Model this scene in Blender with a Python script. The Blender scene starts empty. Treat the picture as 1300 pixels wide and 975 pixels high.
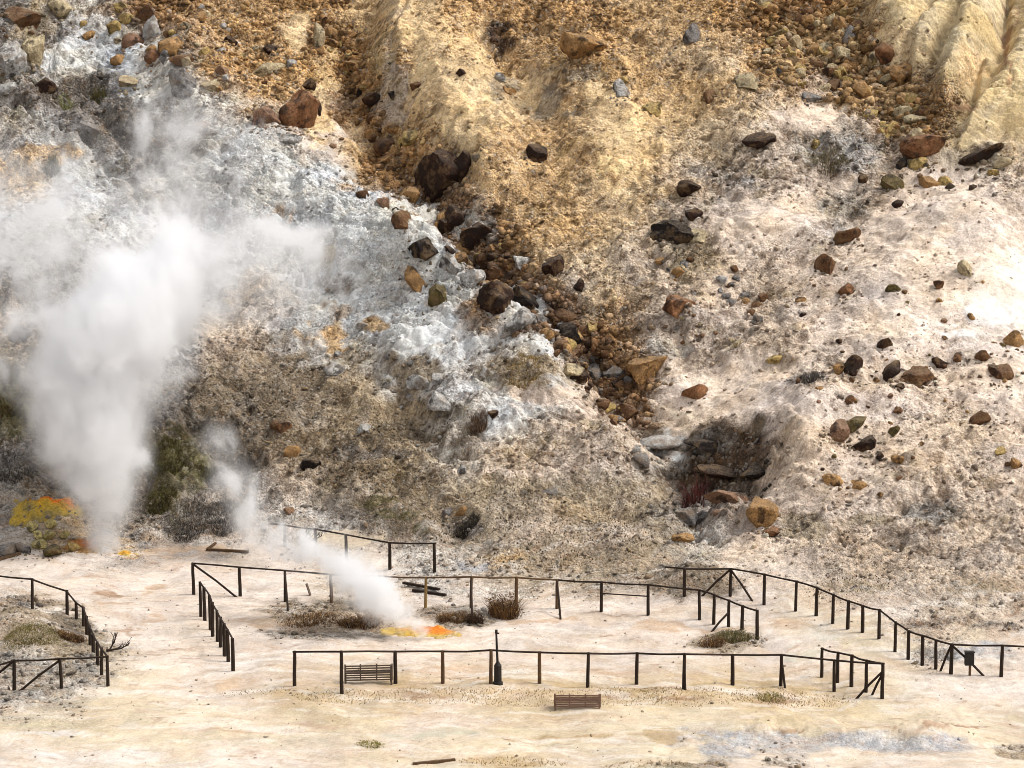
import bpy, math, random
import numpy as np
from mathutils import Vector, Matrix

random.seed(11)
RNG = np.random.default_rng(11)
SC = bpy.context.scene
COL = SC.collection

# ------------------------------------------------------------------ camera numbers (a long lens across the crater)
F, CX, CY = 3500.0, 650.0, 487.5
CAM_H = 23.0
TH = math.atan(513.5 / F)
CT, ST = math.cos(TH), math.sin(TH)

def ray(px, py):
    u = (np.asarray(px, float) - CX) / F
    v = -(np.asarray(py, float) - CY) / F
    return u, CT + v * ST, -ST + v * CT

def project(x, y, z):
    dz = z - CAM_H
    depth = y * CT - dz * ST
    up = y * ST + dz * CT
    return CX + F * x / depth, CY - F * up / depth

# ------------------------------------------------------------------ noise
def _h(ix, iy, s):
    n = (ix.astype(np.int64) * 374761393 + iy.astype(np.int64) * 668265263 + s * 1442695041) & 0xffffffff
    n = ((n ^ (n >> 13)) * 1274126177) & 0xffffffff
    n = n ^ (n >> 16)
    return (n & 0xffff).astype(np.float32) / 65535.0

def vnoise(x, y, s=0):
    ix = np.floor(x); iy = np.floor(y)
    fx = (x - ix).astype(np.float32); fy = (y - iy).astype(np.float32)
    fx = fx * fx * fx * (fx * (fx * 6 - 15) + 10); fy = fy * fy * fy * (fy * (fy * 6 - 15) + 10)
    ix = ix.astype(np.int64); iy = iy.astype(np.int64)
    a = _h(ix, iy, s); b = _h(ix + 1, iy, s); c = _h(ix, iy + 1, s); d = _h(ix + 1, iy + 1, s)
    return (a + (b - a) * fx) * (1 - fy) + (c + (d - c) * fx) * fy

def fbm(x, y, s=0, o=4, g=0.5):
    t = 0; a = 1.0; n = 0
    for k in range(o):
        t = t + a * (vnoise(x + 17.3 * k, y - 9.1 * k, s + k * 31) * 2 - 1); n += a
        a *= g; c, d = 0.8, 0.6
        x, y = (x * c - y * d) * 2.03, (x * d + y * c) * 2.03
    return t / n * 1.6

def ridged(x, y, s=0, o=4):
    t = 0; a = 1.0; n = 0
    for k in range(o):
        v = 1 - np.abs(vnoise(x + 3.7 * k, y + 8.3 * k, s + 57 * k) * 2 - 1)
        t = t + a * v * v; n += a; a *= 0.55
        x, y = (x * .8 - y * .6) * 2.1, (x * .6 + y * .8) * 2.1
    return t / n

def sstep(a, b, x):
    t = np.clip((x - a) / (b - a), 0, 1)
    return t * t * (3 - 2 * t)

# ------------------------------------------------------------------ lie of the land
def foot(X):
    return np.interp(X, [-60, -20, -8, 0, 6, 12, 20, 60], [113, 111.5, 109.5, 106, 104.5, 102, 100.5, 99])

def base_h(X, Y):
    t = Y - foot(X)
    soft = np.interp(X, [-20, -5, 4, 12, 22], [1.2, 2.6, 4.0, 8.0, 9.0])
    z = 0.62 * 0.5 * (t + np.sqrt(t * t + soft * soft)) - 0.62 * 0.5 * soft * 0.35
    z = z + 0.10 * np.clip(t - 22, 0, 60)
    z = np.where(t < -12, z * np.clip(1 + (t + 12) / 14, 0, 1), z)
    # the far rim on which the photographer stands
    rim = 20.5 * sstep(46, 2, Y)
    # the slope eases to a rim high above the picture
    z = np.where(z > 42, 42 + (z - 42) * 0.15, z)
    return z + rim

RIDGES = [  # (points in plan, height m, half width px)
    ([(170, 40), (300, 180), (420, 290), (520, 350), (620, 420), (760, 520)], 1.5, 62),
    ([(430, 30), (455, 110), (505, 190), (570, 280), (640, 370), (720, 430), (800, 500), (850, 580), (900, 660)], -1.6, 42),
    ([(520, -20), (560, 100), (600, 200), (640, 260)], 1.5, 58),
    ([(720, 30), (780, 150), (830, 260)], 0.8, 55),
    ([(690, -10), (650, 60), (690, 160), (700, 260)], -0.6, 35),
    ([(985, -20), (1050, 60), (1110, 120), (1165, 190)], -0.9, 55),
    ([(900, 60), (930, 180), (960, 230)], 0.6, 40),
    ([(1130, 225), (1070, 260), (1000, 330), (920, 420), (860, 470)], -0.7, 40),
    ([(1290, 360), (1180, 420), (1080, 500), (1010, 580)], 0.7, 70),
    ([(1060, 300), (1000, 290), (930, 300)], 0.7, 35),
    ([(500, 440), (560, 500), (620, 560)], 0.6, 26),
    ([(470, 470), (520, 520), (600, 600)], -0.5, 22),
    ([(0, 130), (60, 165), (130, 205), (190, 250)], 0.7, 24),
    ([(200, 260), (250, 330), (300, 400)], -0.6, 30),
    ([(430, 630), (480, 655), (560, 695)], 0.45, 20),
    ([(590, 690), (570, 660), (520, 610)], -0.35, 22),
    ([(620, 715), (720, 690), (820, 705)], 0.5, 30),
    ([(880, 700), (950, 690), (1010, 690)], -0.2, 26),
    ([(1285, -20), (1274, 60), (1232, 130), (1190, 168)], -1.3, 9),
    ([(1185, -20), (1168, 50), (1150, 92)], -0.9, 8),
    ([(1240, -20), (1215, 40), (1185, 90)], -0.6, 8),
    ([(500, 20), (512, 90), (508, 160), (520, 200)], -0.5, 7),
    ([(0, 140), (70, 168), (140, 215), (200, 262)], -0.5, 7),
    ([(110, 150), (170, 190), (230, 240)], -0.4, 8),
]
BUMPS = [  # px, py, rx, ry, height m
    (1215, 285, 95, 45, 1.1), (930, 585, 62, 34, -.6), (1035, 590, 45, 60, 0.7), (880, 735, 50, 26, 0.7),
    (480, 375, 90, 28, 0.9), (40, 670, 75, 32, 0.8), (225, 600, 40, 60, .35), (280, 655, 60, 34, 0.6), (20, 520, 40, 50, 0.8),
    (30, 805, 75, 40, 0.55), (430, 788, 90, 26, 0.22), (575, 785, 55, 20, 0.15), (930, 812, 45, 18, 0.22),
    (1000, 934, 110, 12, 0.45), (1150, 936, 100, 12, 0.45), (860, 985, 120, 18, 0.35), (680, 878, 330, 10, 0.12), (620, 50, 30, 26, -0.5),
    (1030, 40, 30, 30, -0.3), (760, 560, 80, 40, 0.5), (840, 640, 40, 40, 0.6), (60, 390, 60, 40, -0.6),
    (310, 260, 60, 60, 0.6), (1170, 610, 60, 30, 0.4), (1240, 700, 60, 20, 0.3),
]
SLABS = [  # outline in plan, height, edge px : steep sided outcrops
    ([(1095, 10), (1110, -40), (1180, -60), (1178, 40), (1160, 80), (1120, 60), (1098, 45)], 1.6, 24),
    ([(1160, -60), (1250, -60), (1225, 40), (1180, 95), (1150, 85), (1172, 20)], 1.2, 18),
    ([(1225, 5), (1290, -60), (1290, 0), (1272, 90), (1225, 150), (1190, 165), (1185, 110), (1205, 60)], 2.5, 26),
    ([(1290, 10), (1360, -20), (1360, 190), (1290, 190), (1215, 195), (1230, 165), (1278, 95)], 1.7, 20),
    ([(458, 60), (475, 20), (520, -10), (520, 60), (512, 130), (520, 190), (490, 130), (462, 95)], 1.0, 18),
    ([(-40, -20), (90, -20), (80, 20), (45, 45), (48, 85), (30, 100), (-40, 90)], 1.5, 9),
    ([(-40, 60), (18, 62), (22, 88), (5, 112), (-40, 112)], 0.6, 7),
    ([(385, 350), (440, 330), (560, 340), (600, 395), (560, 390), (490, 395), (430, 388)], 1.0, 16),
    ([(575, 318), (610, 335), (612, 372), (590, 372), (562, 340)], 0.7, 7),
    ([(-40, 130), (60, 165), (120, 205), (90, 215), (-40, 215)], 0.55, 8),
    ([(845, 548), (905, 535), (965, 552), (1000, 595), (965, 625), (905, 612), (858, 592)], -.5, 18),
    ([(500, 470), (560, 520), (620, 575), (560, 560), (505, 515)], -0.4, 8),
    ([(600, 30), (650, 25), (668, 48), (640, 80), (615, 66)], -0.5, 10),
    ([(370, 265), (440, 250), (470, 300), (420, 320), (375, 310)], 0.4, 6),
    ([(860, 400), (960, 395), (1010, 430), (930, 450), (870, 450)], 0.5, 12),
    ([(230, 520), (290, 545), (350, 600), (300, 600), (240, 560)], -0.6, 10),
]

def seg_dist(px, py, pts):
    best = np.full(px.shape, 1e9)
    n = len(pts) - 1
    tt = np.zeros(px.shape)
    for i in range(n):
        (ax, ay), (bx, by) = pts[i], pts[i + 1]
        dx, dy = bx - ax, by - ay
        t = np.clip(((px - ax) * dx + (py - ay) * dy) / (dx * dx + dy * dy), 0, 1)
        d = np.hypot(px - ax - t * dx, py - ay - t * dy)
        m = d < best
        best = np.where(m, d, best); tt = np.where(m, (i + t) / n, tt)
    return best, tt

def poly_sd(px, py, pts):
    d, _ = seg_dist(px, py, pts + [pts[0]])
    ins = np.zeros(px.shape, bool)
    j = len(pts) - 1
    for i in range(len(pts)):
        (xi, yi), (xj, yj) = pts[i], pts[j]
        c = ((yi > py) != (yj > py)) & (px < (xj - xi) * (py - yi) / ((yj - yi) or 1e-9) + xi)
        ins ^= c; j = i
    return np.where(ins, d, -d)

def dense_axis(lo, hi, step, far_lo, far_hi, grow=1.35):
    a = list(np.arange(lo, hi + 1e-6, step))
    s = step; v = lo; left = []
    while v > far_lo:
        s *= grow; v -= s; left.append(v)
    s = step; v = a[-1]; right = []
    while v < far_hi:
        s *= grow; v += s; right.append(v)
    return np.array(left[::-1] + a + right)

GX = dense_axis(-33, 33, 0.064, -400, 400)
ya = np.concatenate([np.arange(76, 97, 0.13), np.arange(97, 154, 0.05)])
s = 0.13; v = 76.0; lf = []
while v > -150:
    s *= 1.35; v -= s; lf.append(v)
s = 0.05; v = ya[-1]; rt = []
while v < 420:
    s *= 1.35; v += s; rt.append(v)
GY = np.concatenate([lf[::-1], ya, rt])
XX, YY = np.meshgrid(GX, GY)
NX, NY = len(GX), len(GY)

B = base_h(XX, YY)
Ysafe = np.maximum(YY, 30)
PX, PY = project(XX, Ysafe, base_h(XX, Ysafe))
wx = PX + 14 * fbm(XX * 0.35, YY * 0.35, 5, 3); wy = PY + 11 * fbm(XX * 0.35, YY * 0.35, 9, 3)
Z = B.copy()
dense = (np.abs(XX) < 60) & (YY > 60) & (YY < 175)
hill = sstep(0.35, 2.2, B) * (YY > 70)
for pts, h, w in RIDGES:
    d, t = seg_dist(wx, wy, pts)
    k = np.sqrt(np.clip(np.minimum(t, 1 - t) * 6, 0, 1)) * 0.7 + 0.3
    Z += np.where(dense, h * k * np.exp(-(d / w) ** 2), 0)
for bx, by, rx, ry, h in BUMPS:
    q = ((wx - bx) / rx) ** 2 + ((wy - by) / ry) ** 2
    Z += np.where(dense, h * np.exp(-q * 1.6), 0)
wx2 = PX + 8 * fbm(XX * 0.4, YY * 0.4, 15, 3); wy2 = PY + 8 * fbm(XX * 0.4, YY * 0.4, 19, 3)
ROCKY = np.zeros(XX.shape)
for pts, h, e in SLABS:
    sd = poly_sd(wx2, wy2, pts)
    m = sstep(-e * 0.5, e, sd)
    Z += np.where(dense, h * m, 0); ROCKY = np.maximum(ROCKY, m * (h > .55))

# spread the rows evenly over the surface itself, so that steep faces are as finely meshed as flat ones
j0, j1 = np.searchsorted(GY, 97.0), np.searchsorted(GY, 153.9)
Zb = Z.copy()
for _ in range(6):
    Zb[:, 1:-1] = (Zb[:, :-2] + 2 * Zb[:, 1:-1] + Zb[:, 2:]) / 4
for i in np.nonzero(np.abs(GX) < 60)[0]:
    yc = YY[j0:j1, i].copy(); zc = Z[j0:j1, i]; rc = ROCKY[j0:j1, i]
    st_ = np.concatenate([[0], np.cumsum(np.hypot(np.diff(yc) * .75, np.diff(Zb[j0:j1, i])))])
    yn = np.interp(np.linspace(0, st_[-1], len(yc)), st_, yc)
    YY[j0:j1, i] = yn; Z[j0:j1, i] = np.interp(yn, yc, zc); ROCKY[j0:j1, i] = np.interp(yn, yc, rc)
B = base_h(XX, YY); Ysafe = np.maximum(YY, 30)
PX, PY = project(XX, Ysafe, base_h(XX, Ysafe))
dense = (np.abs(XX) < 60) & (YY > 60) & (YY < 175)
hill = sstep(0.35, 2.2, B) * (YY > 70)

# ------------------------------------------------------------------ soil plan: one letter per 50 px patch of the view onto the ground
PAL = {  # colour as seen (sRGB 0-255), gravel density, stone size m, roughness m
    'o': ((212, 172, 122), .75, .16, .05), 'r': ((190, 147, 99), 1.3, .21, .07), 't': ((232, 201, 154), .26, .10, .03),
    'y': ((216, 181, 134), .45, .12, .05), 'c': ((220, 198, 156), .05, .10, .028), 'w': ((218, 219, 217), .10, .12, .018),
    'l': ((212, 205, 195), .40, .15, .06), 'g': ((166, 160, 152), .5, .13, .06), 'd': ((128, 120, 112), .5, .12, .07),
    'b': ((170, 153, 128), .40, .10, .045), 'm': ((106, 99, 68), .15, .10, .08), 'q': ((205, 186, 166), .42, .12, .05),
    'p': ((221, 202, 184), .24, .10, .028), 'P': ((227, 209, 192), .15, .08, .02), 'f': ((227, 211, 196), .03, .05, .012),
    'F': ((225, 208, 179), .03, .05, .012), 'S': ((202, 176, 134), .06, .05, .018), 'G': ((190, 190, 192), .10, .06, .06),
    'K': ((70, 50, 42), .6, .16, .09), 'k': ((98, 79, 62), .4, .14, .09), 'X': ((234, 227, 219), .03, .06, .01), 'D': ((138, 124, 106), .48, .11, .045),
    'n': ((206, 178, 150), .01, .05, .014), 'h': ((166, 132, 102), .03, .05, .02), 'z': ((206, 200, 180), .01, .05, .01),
    'W': ((204, 203, 200), .12, .12, .02), 'R': ((150, 114, 80), 1.5, .22, .08), 'u': ((217, 190, 152), .5, .12, .05), 'C': ((204, 168, 120), 1.5, .23, .07),
}
MAP = """
dllrrooorttoooooyyorrrcccc
lwWWlooorrttyyoyouuorrrccc
dgdWWloorrttttyttyuupprrcc
lWdddWWWptoyyyyttuuqggqrcc
yWWdWWwwWoryyyyuuqgqppqPPq
WWWWWWwwwwoWryyuuqpPpgpPPp
WggWWWwwwwwwryuuqbpqppppPP
dgWWWWqWwwwwrrquqqpqppPPPX
qggWWqqWwwwwWwrrqqqqppPPpP
mbggdDDDblwllWlrppPPpqpppP
mddddDdDbbblwlppqpppPppqpp
ddddmdDDDDblqqpqlkkqppppqp
gDddmdgqDDDbbbbbbkkppppqqp
gygdddgllDDDbqbqblppqqqqqq
ffffffffFfllqbbDbDpppqqqqq
qfffffffDfffffffffffFppqqq
bbbfffffffffffffffffffFqFf
ggFFfffSSSSSSSSSSSSSSSFfff
FFFFFFFFFFffFFFFFFFFFFFFFF
fffffffffFFFFFFFFFfffffff
""".split()
MAP = [r[:26].ljust(26, r[-1]) for r in MAP]
PATCHES = [  # px, py, rx, ry, letter: smaller marks on the ground
    (630, 48, 36, 20, 'K'), (622, 66, 14, 14, 'K'), (915, 568, 40, 18, 'K'), (950, 600, 26, 16, 'K'), (555, 255, 44, 26, 'R'), (595, 300, 48, 28, 'R'), (640, 345, 44, 28, 'R'), (690, 395, 48, 28, 'R'), (740, 440, 46, 26, 'R'), (790, 488, 44, 28, 'R'), (812, 530, 30, 22, 'R'),
    (480, 120, 20, 70, 'r'), (500, 215, 34, 30, 'r'), (1050, 55, 66, 44, 'C'), (1105, 110, 46, 32, 'C'), (1142, 155, 30, 30, 'C'), (1000, 60, 26, 40, 'C'), (925, 575, 55, 30, 'k'), (885, 560, 36, 18, 'd'), (480, 60, 22, 50, 'y'), (500, 120, 22, 50, 'q'),
    (640, 110, 18, 20, 'b'), (740, 95, 26, 16, 'b'), (1250, 200, 50, 12, 'b'), (1195, 285, 90, 36, 'P'), (970, 290, 60, 22, 'P'),
    (1270, 395, 55, 18, 'X'), (1220, 425, 40, 8, 'X'), (440, 395, 30, 10, 'q'), (420, 430, 26, 20, 'y'), (480, 415, 26, 8, 'y'),
    (660, 470, 46, 20, 'b'), (530, 520, 60, 14, 'b'), (430, 365, 40, 14, 'g'), (360, 270, 22, 12, 'o'), (520, 355, 12, 20, 'o'),
    (550, 375, 14, 14, 'y'), (530, 555, 50, 12, 'D'), (470, 575, 60, 7, 'd'), (470, 636, 30, 7, 'm'), (505, 655, 34, 9, 'm'), (535, 672, 26, 8, 'm'),
    (590, 668, 30, 10, 'd'), (690, 710, 60, 18, 'b'), (880, 735, 60, 26, 'D'), (640, 715, 40, 12, 'y'), (605, 720, 26, 8, 'G'),
    (440, 685, 40, 12, 'F'), (400, 660, 40, 18, 'l'), (430, 785, 95, 24, 'D'), (575, 785, 50, 18, 'D'), (930, 812, 48, 16, 'b'),
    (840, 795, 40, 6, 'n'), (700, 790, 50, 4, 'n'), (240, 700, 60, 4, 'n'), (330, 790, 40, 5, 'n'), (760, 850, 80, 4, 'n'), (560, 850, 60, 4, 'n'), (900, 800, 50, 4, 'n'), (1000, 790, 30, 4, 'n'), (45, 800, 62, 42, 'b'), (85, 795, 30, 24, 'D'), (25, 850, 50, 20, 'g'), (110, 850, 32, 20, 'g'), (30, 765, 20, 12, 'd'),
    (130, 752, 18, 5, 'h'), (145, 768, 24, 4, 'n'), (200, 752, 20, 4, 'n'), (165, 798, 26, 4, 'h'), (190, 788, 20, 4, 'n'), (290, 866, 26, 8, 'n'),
    (1000, 940, 120, 15, 'G'), (1150, 945, 90, 14, 'G'), (930, 950, 40, 12, 'G'), (1290, 950, 30, 10, 'b'), (870, 970, 60, 9, 'D'),
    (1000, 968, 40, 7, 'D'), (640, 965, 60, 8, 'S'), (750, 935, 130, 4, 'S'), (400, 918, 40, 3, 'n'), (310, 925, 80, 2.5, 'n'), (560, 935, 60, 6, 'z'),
    (120, 965, 140, 14, 'X'), (60, 930, 60, 4, 'X'), (1200, 790, 50, 5, 'k'), (1270, 797, 40, 4, 'd'), (1160, 792, 26, 3, 'd'),
    (1240, 745, 40, 14, 'b'), (1215, 740, 14, 6, 'd'), (1080, 745, 40, 10, 'b'), (1180, 835, 40, 14, 'g'), (1250, 830, 40, 16, 'G'), (1075, 795, 40, 18, 'F'),
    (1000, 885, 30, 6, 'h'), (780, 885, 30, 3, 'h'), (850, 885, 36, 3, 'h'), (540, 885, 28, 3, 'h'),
    (700, 130, 20, 30, 'b'), (810, 95, 30, 50, 'y'), (790, 190, 40, 60, 't'), (595, 130, 36, 100, 't'), (770, 130, 30, 30, 't'),
    (410, 120, 16, 60, 't'), (385, 40, 20, 30, 't'), (1030, 150, 46, 26, 'P'), (1060, 195, 46, 24, 'g'), (985, 220, 60, 20, 'q'),
    (1070, 265, 30, 14, 'g'), (880, 320, 40, 14, 'b'), (1050, 560, 26, 10, 'q'), (1030, 480, 30, 10, 'g'), (960, 430, 60, 16, 'q'),
    (840, 440, 26, 18, 'l'), (900, 505, 70, 26, 'P'), (60, 195, 46, 14, 'y'), (85, 122, 70, 16, 'd'), (190, 168, 62, 26, 'd'), (150, 140, 60, 16, 'd'), (35, 35, 30, 22, 'b'), (1285, 60, 6, 50, 'h'), (1225, 140, 26, 5, 'h'), (1130, 60, 20, 30, 't'), (1230, 90, 26, 24, 't'), (450, 300, 110, 60, 'w'), (380, 240, 70, 40, 'w'), (540, 360, 60, 26, 'w'), (130, 70, 40, 26, 'w'),
    (590, 290, 40, 22, 'l'), (660, 390, 40, 20, 'w'), (850, 550, 30, 10, 'w'), (840, 575, 26, 6, 'w'), (430, 505, 50, 22, 'b'), (370, 500, 70, 50, 'D'),
    (600, 545, 30, 24, 'D'), (530, 480, 34, 26, 'b'), (700, 500, 60, 14, 'p'), (640, 600, 60, 6, 'p'), (760, 560, 90, 40, 'q'), (1100, 660, 40, 10, 'b'),
    (1020, 670, 30, 18, 'b'), (1170, 650, 60, 14, 'g'), (1190, 610, 40, 12, 'q'), (225, 600, 34, 60, 'm'), (285, 650, 54, 36, 'd'), (15, 515, 24, 44, 'm'),
    (150, 690, 50, 12, 'y'), (75, 615, 40, 12, 'd'), (1095, 805, 30, 30, 'F'), (1064, 788, 15, 8, 'z'), (1044, 806, 18, 10, 'z'), (1018, 828, 22, 10, 'z'), (1190, 923, 70, 2.5, 'h'), (1000, 924, 40, 2, 'h'),  # the grey-green z band is a shadow painted into the ground colour
]
LET = list(PAL)
def lin(c):
    c = np.asarray(c, float) / 255
    return np.where(c <= 0.04045, c / 12.92, ((c + 0.055) / 1.055) ** 2.4)
ALB = 0.70
LUT = np.array([np.concatenate([lin(PAL[k][0]) * ALB, PAL[k][1:]]) for k in LET])
GRID = np.array([[LET.index(c) for c in r] for r in MAP])

def soil(px, py, x, y):
    jx = 24 * fbm(x * .6, y * .6, 71, 3) + 7 * fbm(x * 2.5, y * 2.5, 73, 3)
    jy = 18 * fbm(x * .6, y * .6, 77, 3) + 6 * fbm(x * 2.5, y * 2.5, 79, 3)
    u = np.clip((px + jx) / 50 - .5, 0, 24.999); v = np.clip((py + jy) / 50 - .5, 0, 18.999)
    iu = u.astype(int); iv = v.astype(int); fu = (u - iu)[..., None]; fv = (v - iv)[..., None]
    a = LUT[GRID[iv, iu]]; b = LUT[GRID[iv, iu + 1]]; c = LUT[GRID[iv + 1, iu]]; d = LUT[GRID[iv + 1, iu + 1]]
    out = (a * (1 - fu) + b * fu) * (1 - fv) + (c * (1 - fu) + d * fu) * fv
    n1 = fbm(x * 1.3, y * 1.3, 83, 4)
    for bx, by, rx, ry, k in PATCHES:
        q = np.sqrt(((px + jx * .5 - bx) / rx) ** 2 + ((py + jy * .35 - by) / ry) ** 2)
        m = sstep(1.15, .65, q + n1 * .45)[..., None] * .92
        out = out * (1 - m) + LUT[LET.index(k)] * m
    return out

# first pass on the smooth land gives the roughness of each patch, the second the colours
S0 = soil(PX, PY, XX, YY)
rough = S0[..., 5]
ZM = Z.copy()
sl = YY * .8 + ZM * .95     # follows the broad surface, so that grain is not drawn out on steep faces
W1 = fbm(XX * .25, sl * .25, 21, 4)
W2 = fbm(XX * .8, sl * .8, 25, 4)
R1 = ridged(XX * .5 + sl * .25, sl * .22, 29, 4)
A1, A2 = XX * .8 - sl * .6, XX * .6 + sl * .8          # along and across the dip of the beds
BIL = np.abs(fbm(XX * .75 + 5, sl * .75, 31, 4, .55))     # hummocks with sharp creases between them
LED = ridged(A1 * .16, A2 * .75, 35, 4)                   # ledges following the dip
ROUGHK = np.clip(rough / .05, .15, 1.3) * (1 - .65 * ROCKY)
Z += hill * dense * (0.42 * W1 + (0.16 * W2 + 0.34 * (R1 - .5) + .30 * BIL + .26 * (LED - .5)) * ROUGHK)
H1 = fbm(XX * 2.6, sl * 2.6, 33, 4, .6)
H2 = vnoise(XX * 6.1, sl * 6.1, 37) - .5
H3 = vnoise(XX * 8.3, sl * 8.3, 39) - .5
Z += dense * np.maximum(rough * (1 - .5 * ROCKY), .006) * (1.9 * H1 + 1.2 * H2 + .6 * H3) * np.where(B < .4, .6, 1)
# clefts in the pale ridge and the outcrops
cl = 1 - np.abs(fbm(A1 * .38, A2 * 1.25, 43, 4))
cl2 = 1 - np.abs(fbm(A1 * 1.5, A2 * 2.4, 47, 3))
wmask = np.clip(1 - np.abs(S0[..., 0] - S0[..., 2]) / .07, 0, 1) * sstep(.33, .42, S0[..., 2]) * hill
crackm = np.maximum(wmask, ROCKY * .55)
Z -= dense * crackm * (.34 * sstep(.86, 1., cl) + .14 * sstep(.84, 1., cl2))
Z += dense * np.maximum(wmask, ROCKY * .35) * (.20 * (.4 - np.abs(fbm(A1 * .32, A2 * 1.9, 49, 4, .55))) + .05 * H1 + .02 * H2)
# low scarp of the bank in front and soft unevenness of the floor
Z += dense * (1 - hill) * (.10 * fbm(XX * .3, YY * .22, 51, 3) + .03 * fbm(XX * 1.2, YY * .8, 53, 3))

ZU = np.empty_like(Z)          # the same relief on the plain grid, for looking heights up
for i in range(NX):
    ZU[:, i] = np.interp(GY, YY[:, i], Z[:, i])
def height(x, y):
    x = np.asarray(x, float); y = np.asarray(y, float)
    i = np.clip(np.searchsorted(GX, x) - 1, 0, NX - 2); j = np.clip(np.searchsorted(GY, y) - 1, 0, NY - 2)
    fx = (x - GX[i]) / (GX[i + 1] - GX[i]); fy = (y - GY[j]) / (GY[j + 1] - GY[j])
    return (ZU[j, i] * (1 - fx) + ZU[j, i + 1] * fx) * (1 - fy) + (ZU[j + 1, i] * (1 - fx) + ZU[j + 1, i + 1] * fx) * fy

def hit(px, py):
    """the point of the ground that a line of sight meets"""
    a, b, c = ray(px, py)
    t = np.arange(70, 200, .04) / float(b)
    z = CAM_H + c * t; g = height(a * t, b * t)
    k = np.nonzero(z < g)[0]
    k = k[0] if len(k) else len(t) - 1
    t = t[k]
    x, y = float(a * t), float(b * t)
    return Vector((x, y, float(height(x, y))))

def ppm(p):
    return F / (p.y * CT - (p.z - CAM_H) * ST)

# ------------------------------------------------------------------ materials
def new_mat(name):
    m = bpy.data.materials.new(name); m.use_nodes = True
    nt = m.node_tree; nt.nodes.clear()
    return m, nt, nt.nodes, nt.links

class NB:
    def __init__(s, nt): s.nt = nt
    def n(s, t, **kw):
        x = s.nt.nodes.new(t)
        ins = kw.pop('ins', {})
        for k, v in kw.items(): setattr(x, k, v)
        for k, v in ins.items():
            if isinstance(v, bpy.types.NodeSocket): s.nt.links.new(v, x.inputs[k])
            else: x.inputs[k].default_value = v
        return x
    def math(s, op, a, b=0.0, clamp=False):
        return s.n('ShaderNodeMath', operation=op, use_clamp=clamp, ins={0: a, 1: b}).outputs[0]
    def mix(s, f, a, b, t='MIX'):
        x = s.n('ShaderNodeMix', data_type='RGBA', blend_type=t)
        for i, v in ((0, f), (6, a), (7, b)):
            if isinstance(v, bpy.types.NodeSocket): s.nt.links.new(v, x.inputs[i])
            else: x.inputs[i].default_value = v if i == 0 else (*v[:3], 1)
        return x.outputs[2]
    def rng(s, v, a, b, c, d, clamp=True, kind='LINEAR'):
        return s.n('ShaderNodeMapRange', clamp=clamp, interpolation_type=kind, ins={0: v, 1: a, 2: b, 3: c, 4: d}).outputs[0]

def ground_material():
    m, nt, N, L = new_mat('crater_soil'); b = NB(nt)
    col = b.n('ShaderNodeAttribute', attribute_name='soil').outputs
    aux = b.n('ShaderNodeAttribute', attribute_name='grit').outputs[2]
    pos = b.n('ShaderNodeNewGeometry').outputs['Position']
    n1 = b.n('ShaderNodeTexNoise', ins={'Vector': pos, 'Scale': 9., 'Detail': 7., 'Roughness': .72})
    n2 = b.n('ShaderNodeTexNoise', ins={'Vector': pos, 'Scale': 3., 'Detail': 5., 'Roughness': .65})
    v1 = b.n('ShaderNodeTexVoronoi', ins={'Vector': pos, 'Scale': 7.5, 'Randomness': 1.})
    v2 = b.n('ShaderNodeTexVoronoi', ins={'Vector': pos, 'Scale': 16., 'Randomness': 1.})
    r1 = b.n('ShaderNodeSeparateColor', ins={0: v1.outputs['Color']}).outputs
    r2 = b.n('ShaderNodeSeparateColor', ins={0: v2.outputs['Color']}).outputs
    g = b.math('MULTIPLY', aux, 1.0, True)
    # grains: some pale, some dark
    k1 = b.rng(r1[0], 0, 1, .76, 1.22); k2 = b.rng(r2[0], 0, 1, .80, 1.18)
    k = b.math('MULTIPLY', k1, k2)
    k = b.math('ADD', b.math('MULTIPLY', b.math('SUBTRACT', k, 1.), g), 1.)
    nn = b.rng(n1.outputs[0], .3, .7, .70, 1.27)
    nn = b.math('ADD', b.math('MULTIPLY', b.math('SUBTRACT', nn, 1.), b.rng(aux, 0, .5, .35, 1.)), 1.)
    kk = b.math('MULTIPLY', k, nn)
    c = b.mix(1., col[0], b.n('ShaderNodeCombineColor', ins={0: kk, 1: kk, 2: kk}).outputs[0], 'MULTIPLY')
    # rusty and ashy grains
    c = b.mix(b.math('MULTIPLY', b.rng(r1[1], .86, .9, 0, .45), g), c, (.22, .125, .055))
    c = b.mix(b.math('MULTIPLY', b.rng(r1[2], .88, .92, 0, .4), g), c, (.52, .48, .42))
    c = b.mix(b.math('MULTIPLY', b.rng(r2[1], .90, .93, 0, .6), g), c, (.08, .06, .045))
    c = b.mix(b.rng(n2.outputs[0], .58, .72, 0, .22), c, (.30, .19, .09))
    h = b.math('ADD', b.math('MULTIPLY', n1.outputs[0], .55), b.math('MULTIPLY', b.math('MULTIPLY', v1.outputs['Distance'], -.8), g))
    h = b.math('ADD', h, b.math('MULTIPLY', b.math('MULTIPLY', v2.outputs['Distance'], -.4), g))
    bump = b.n('ShaderNodeBump', ins={'Strength': b.rng(aux, 0, .5, .45, 1.), 'Distance': .14, 'Height': h})
    p = b.n('ShaderNodeBsdfPrincipled', ins={'Base Color': c, 'Roughness': .95, 'Normal': bump.outputs[0]})
    p.inputs['Specular IOR Level'].default_value = .12
    L.new(p.outputs[0], b.n('ShaderNodeOutputMaterial').inputs[0])
    return m

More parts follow.
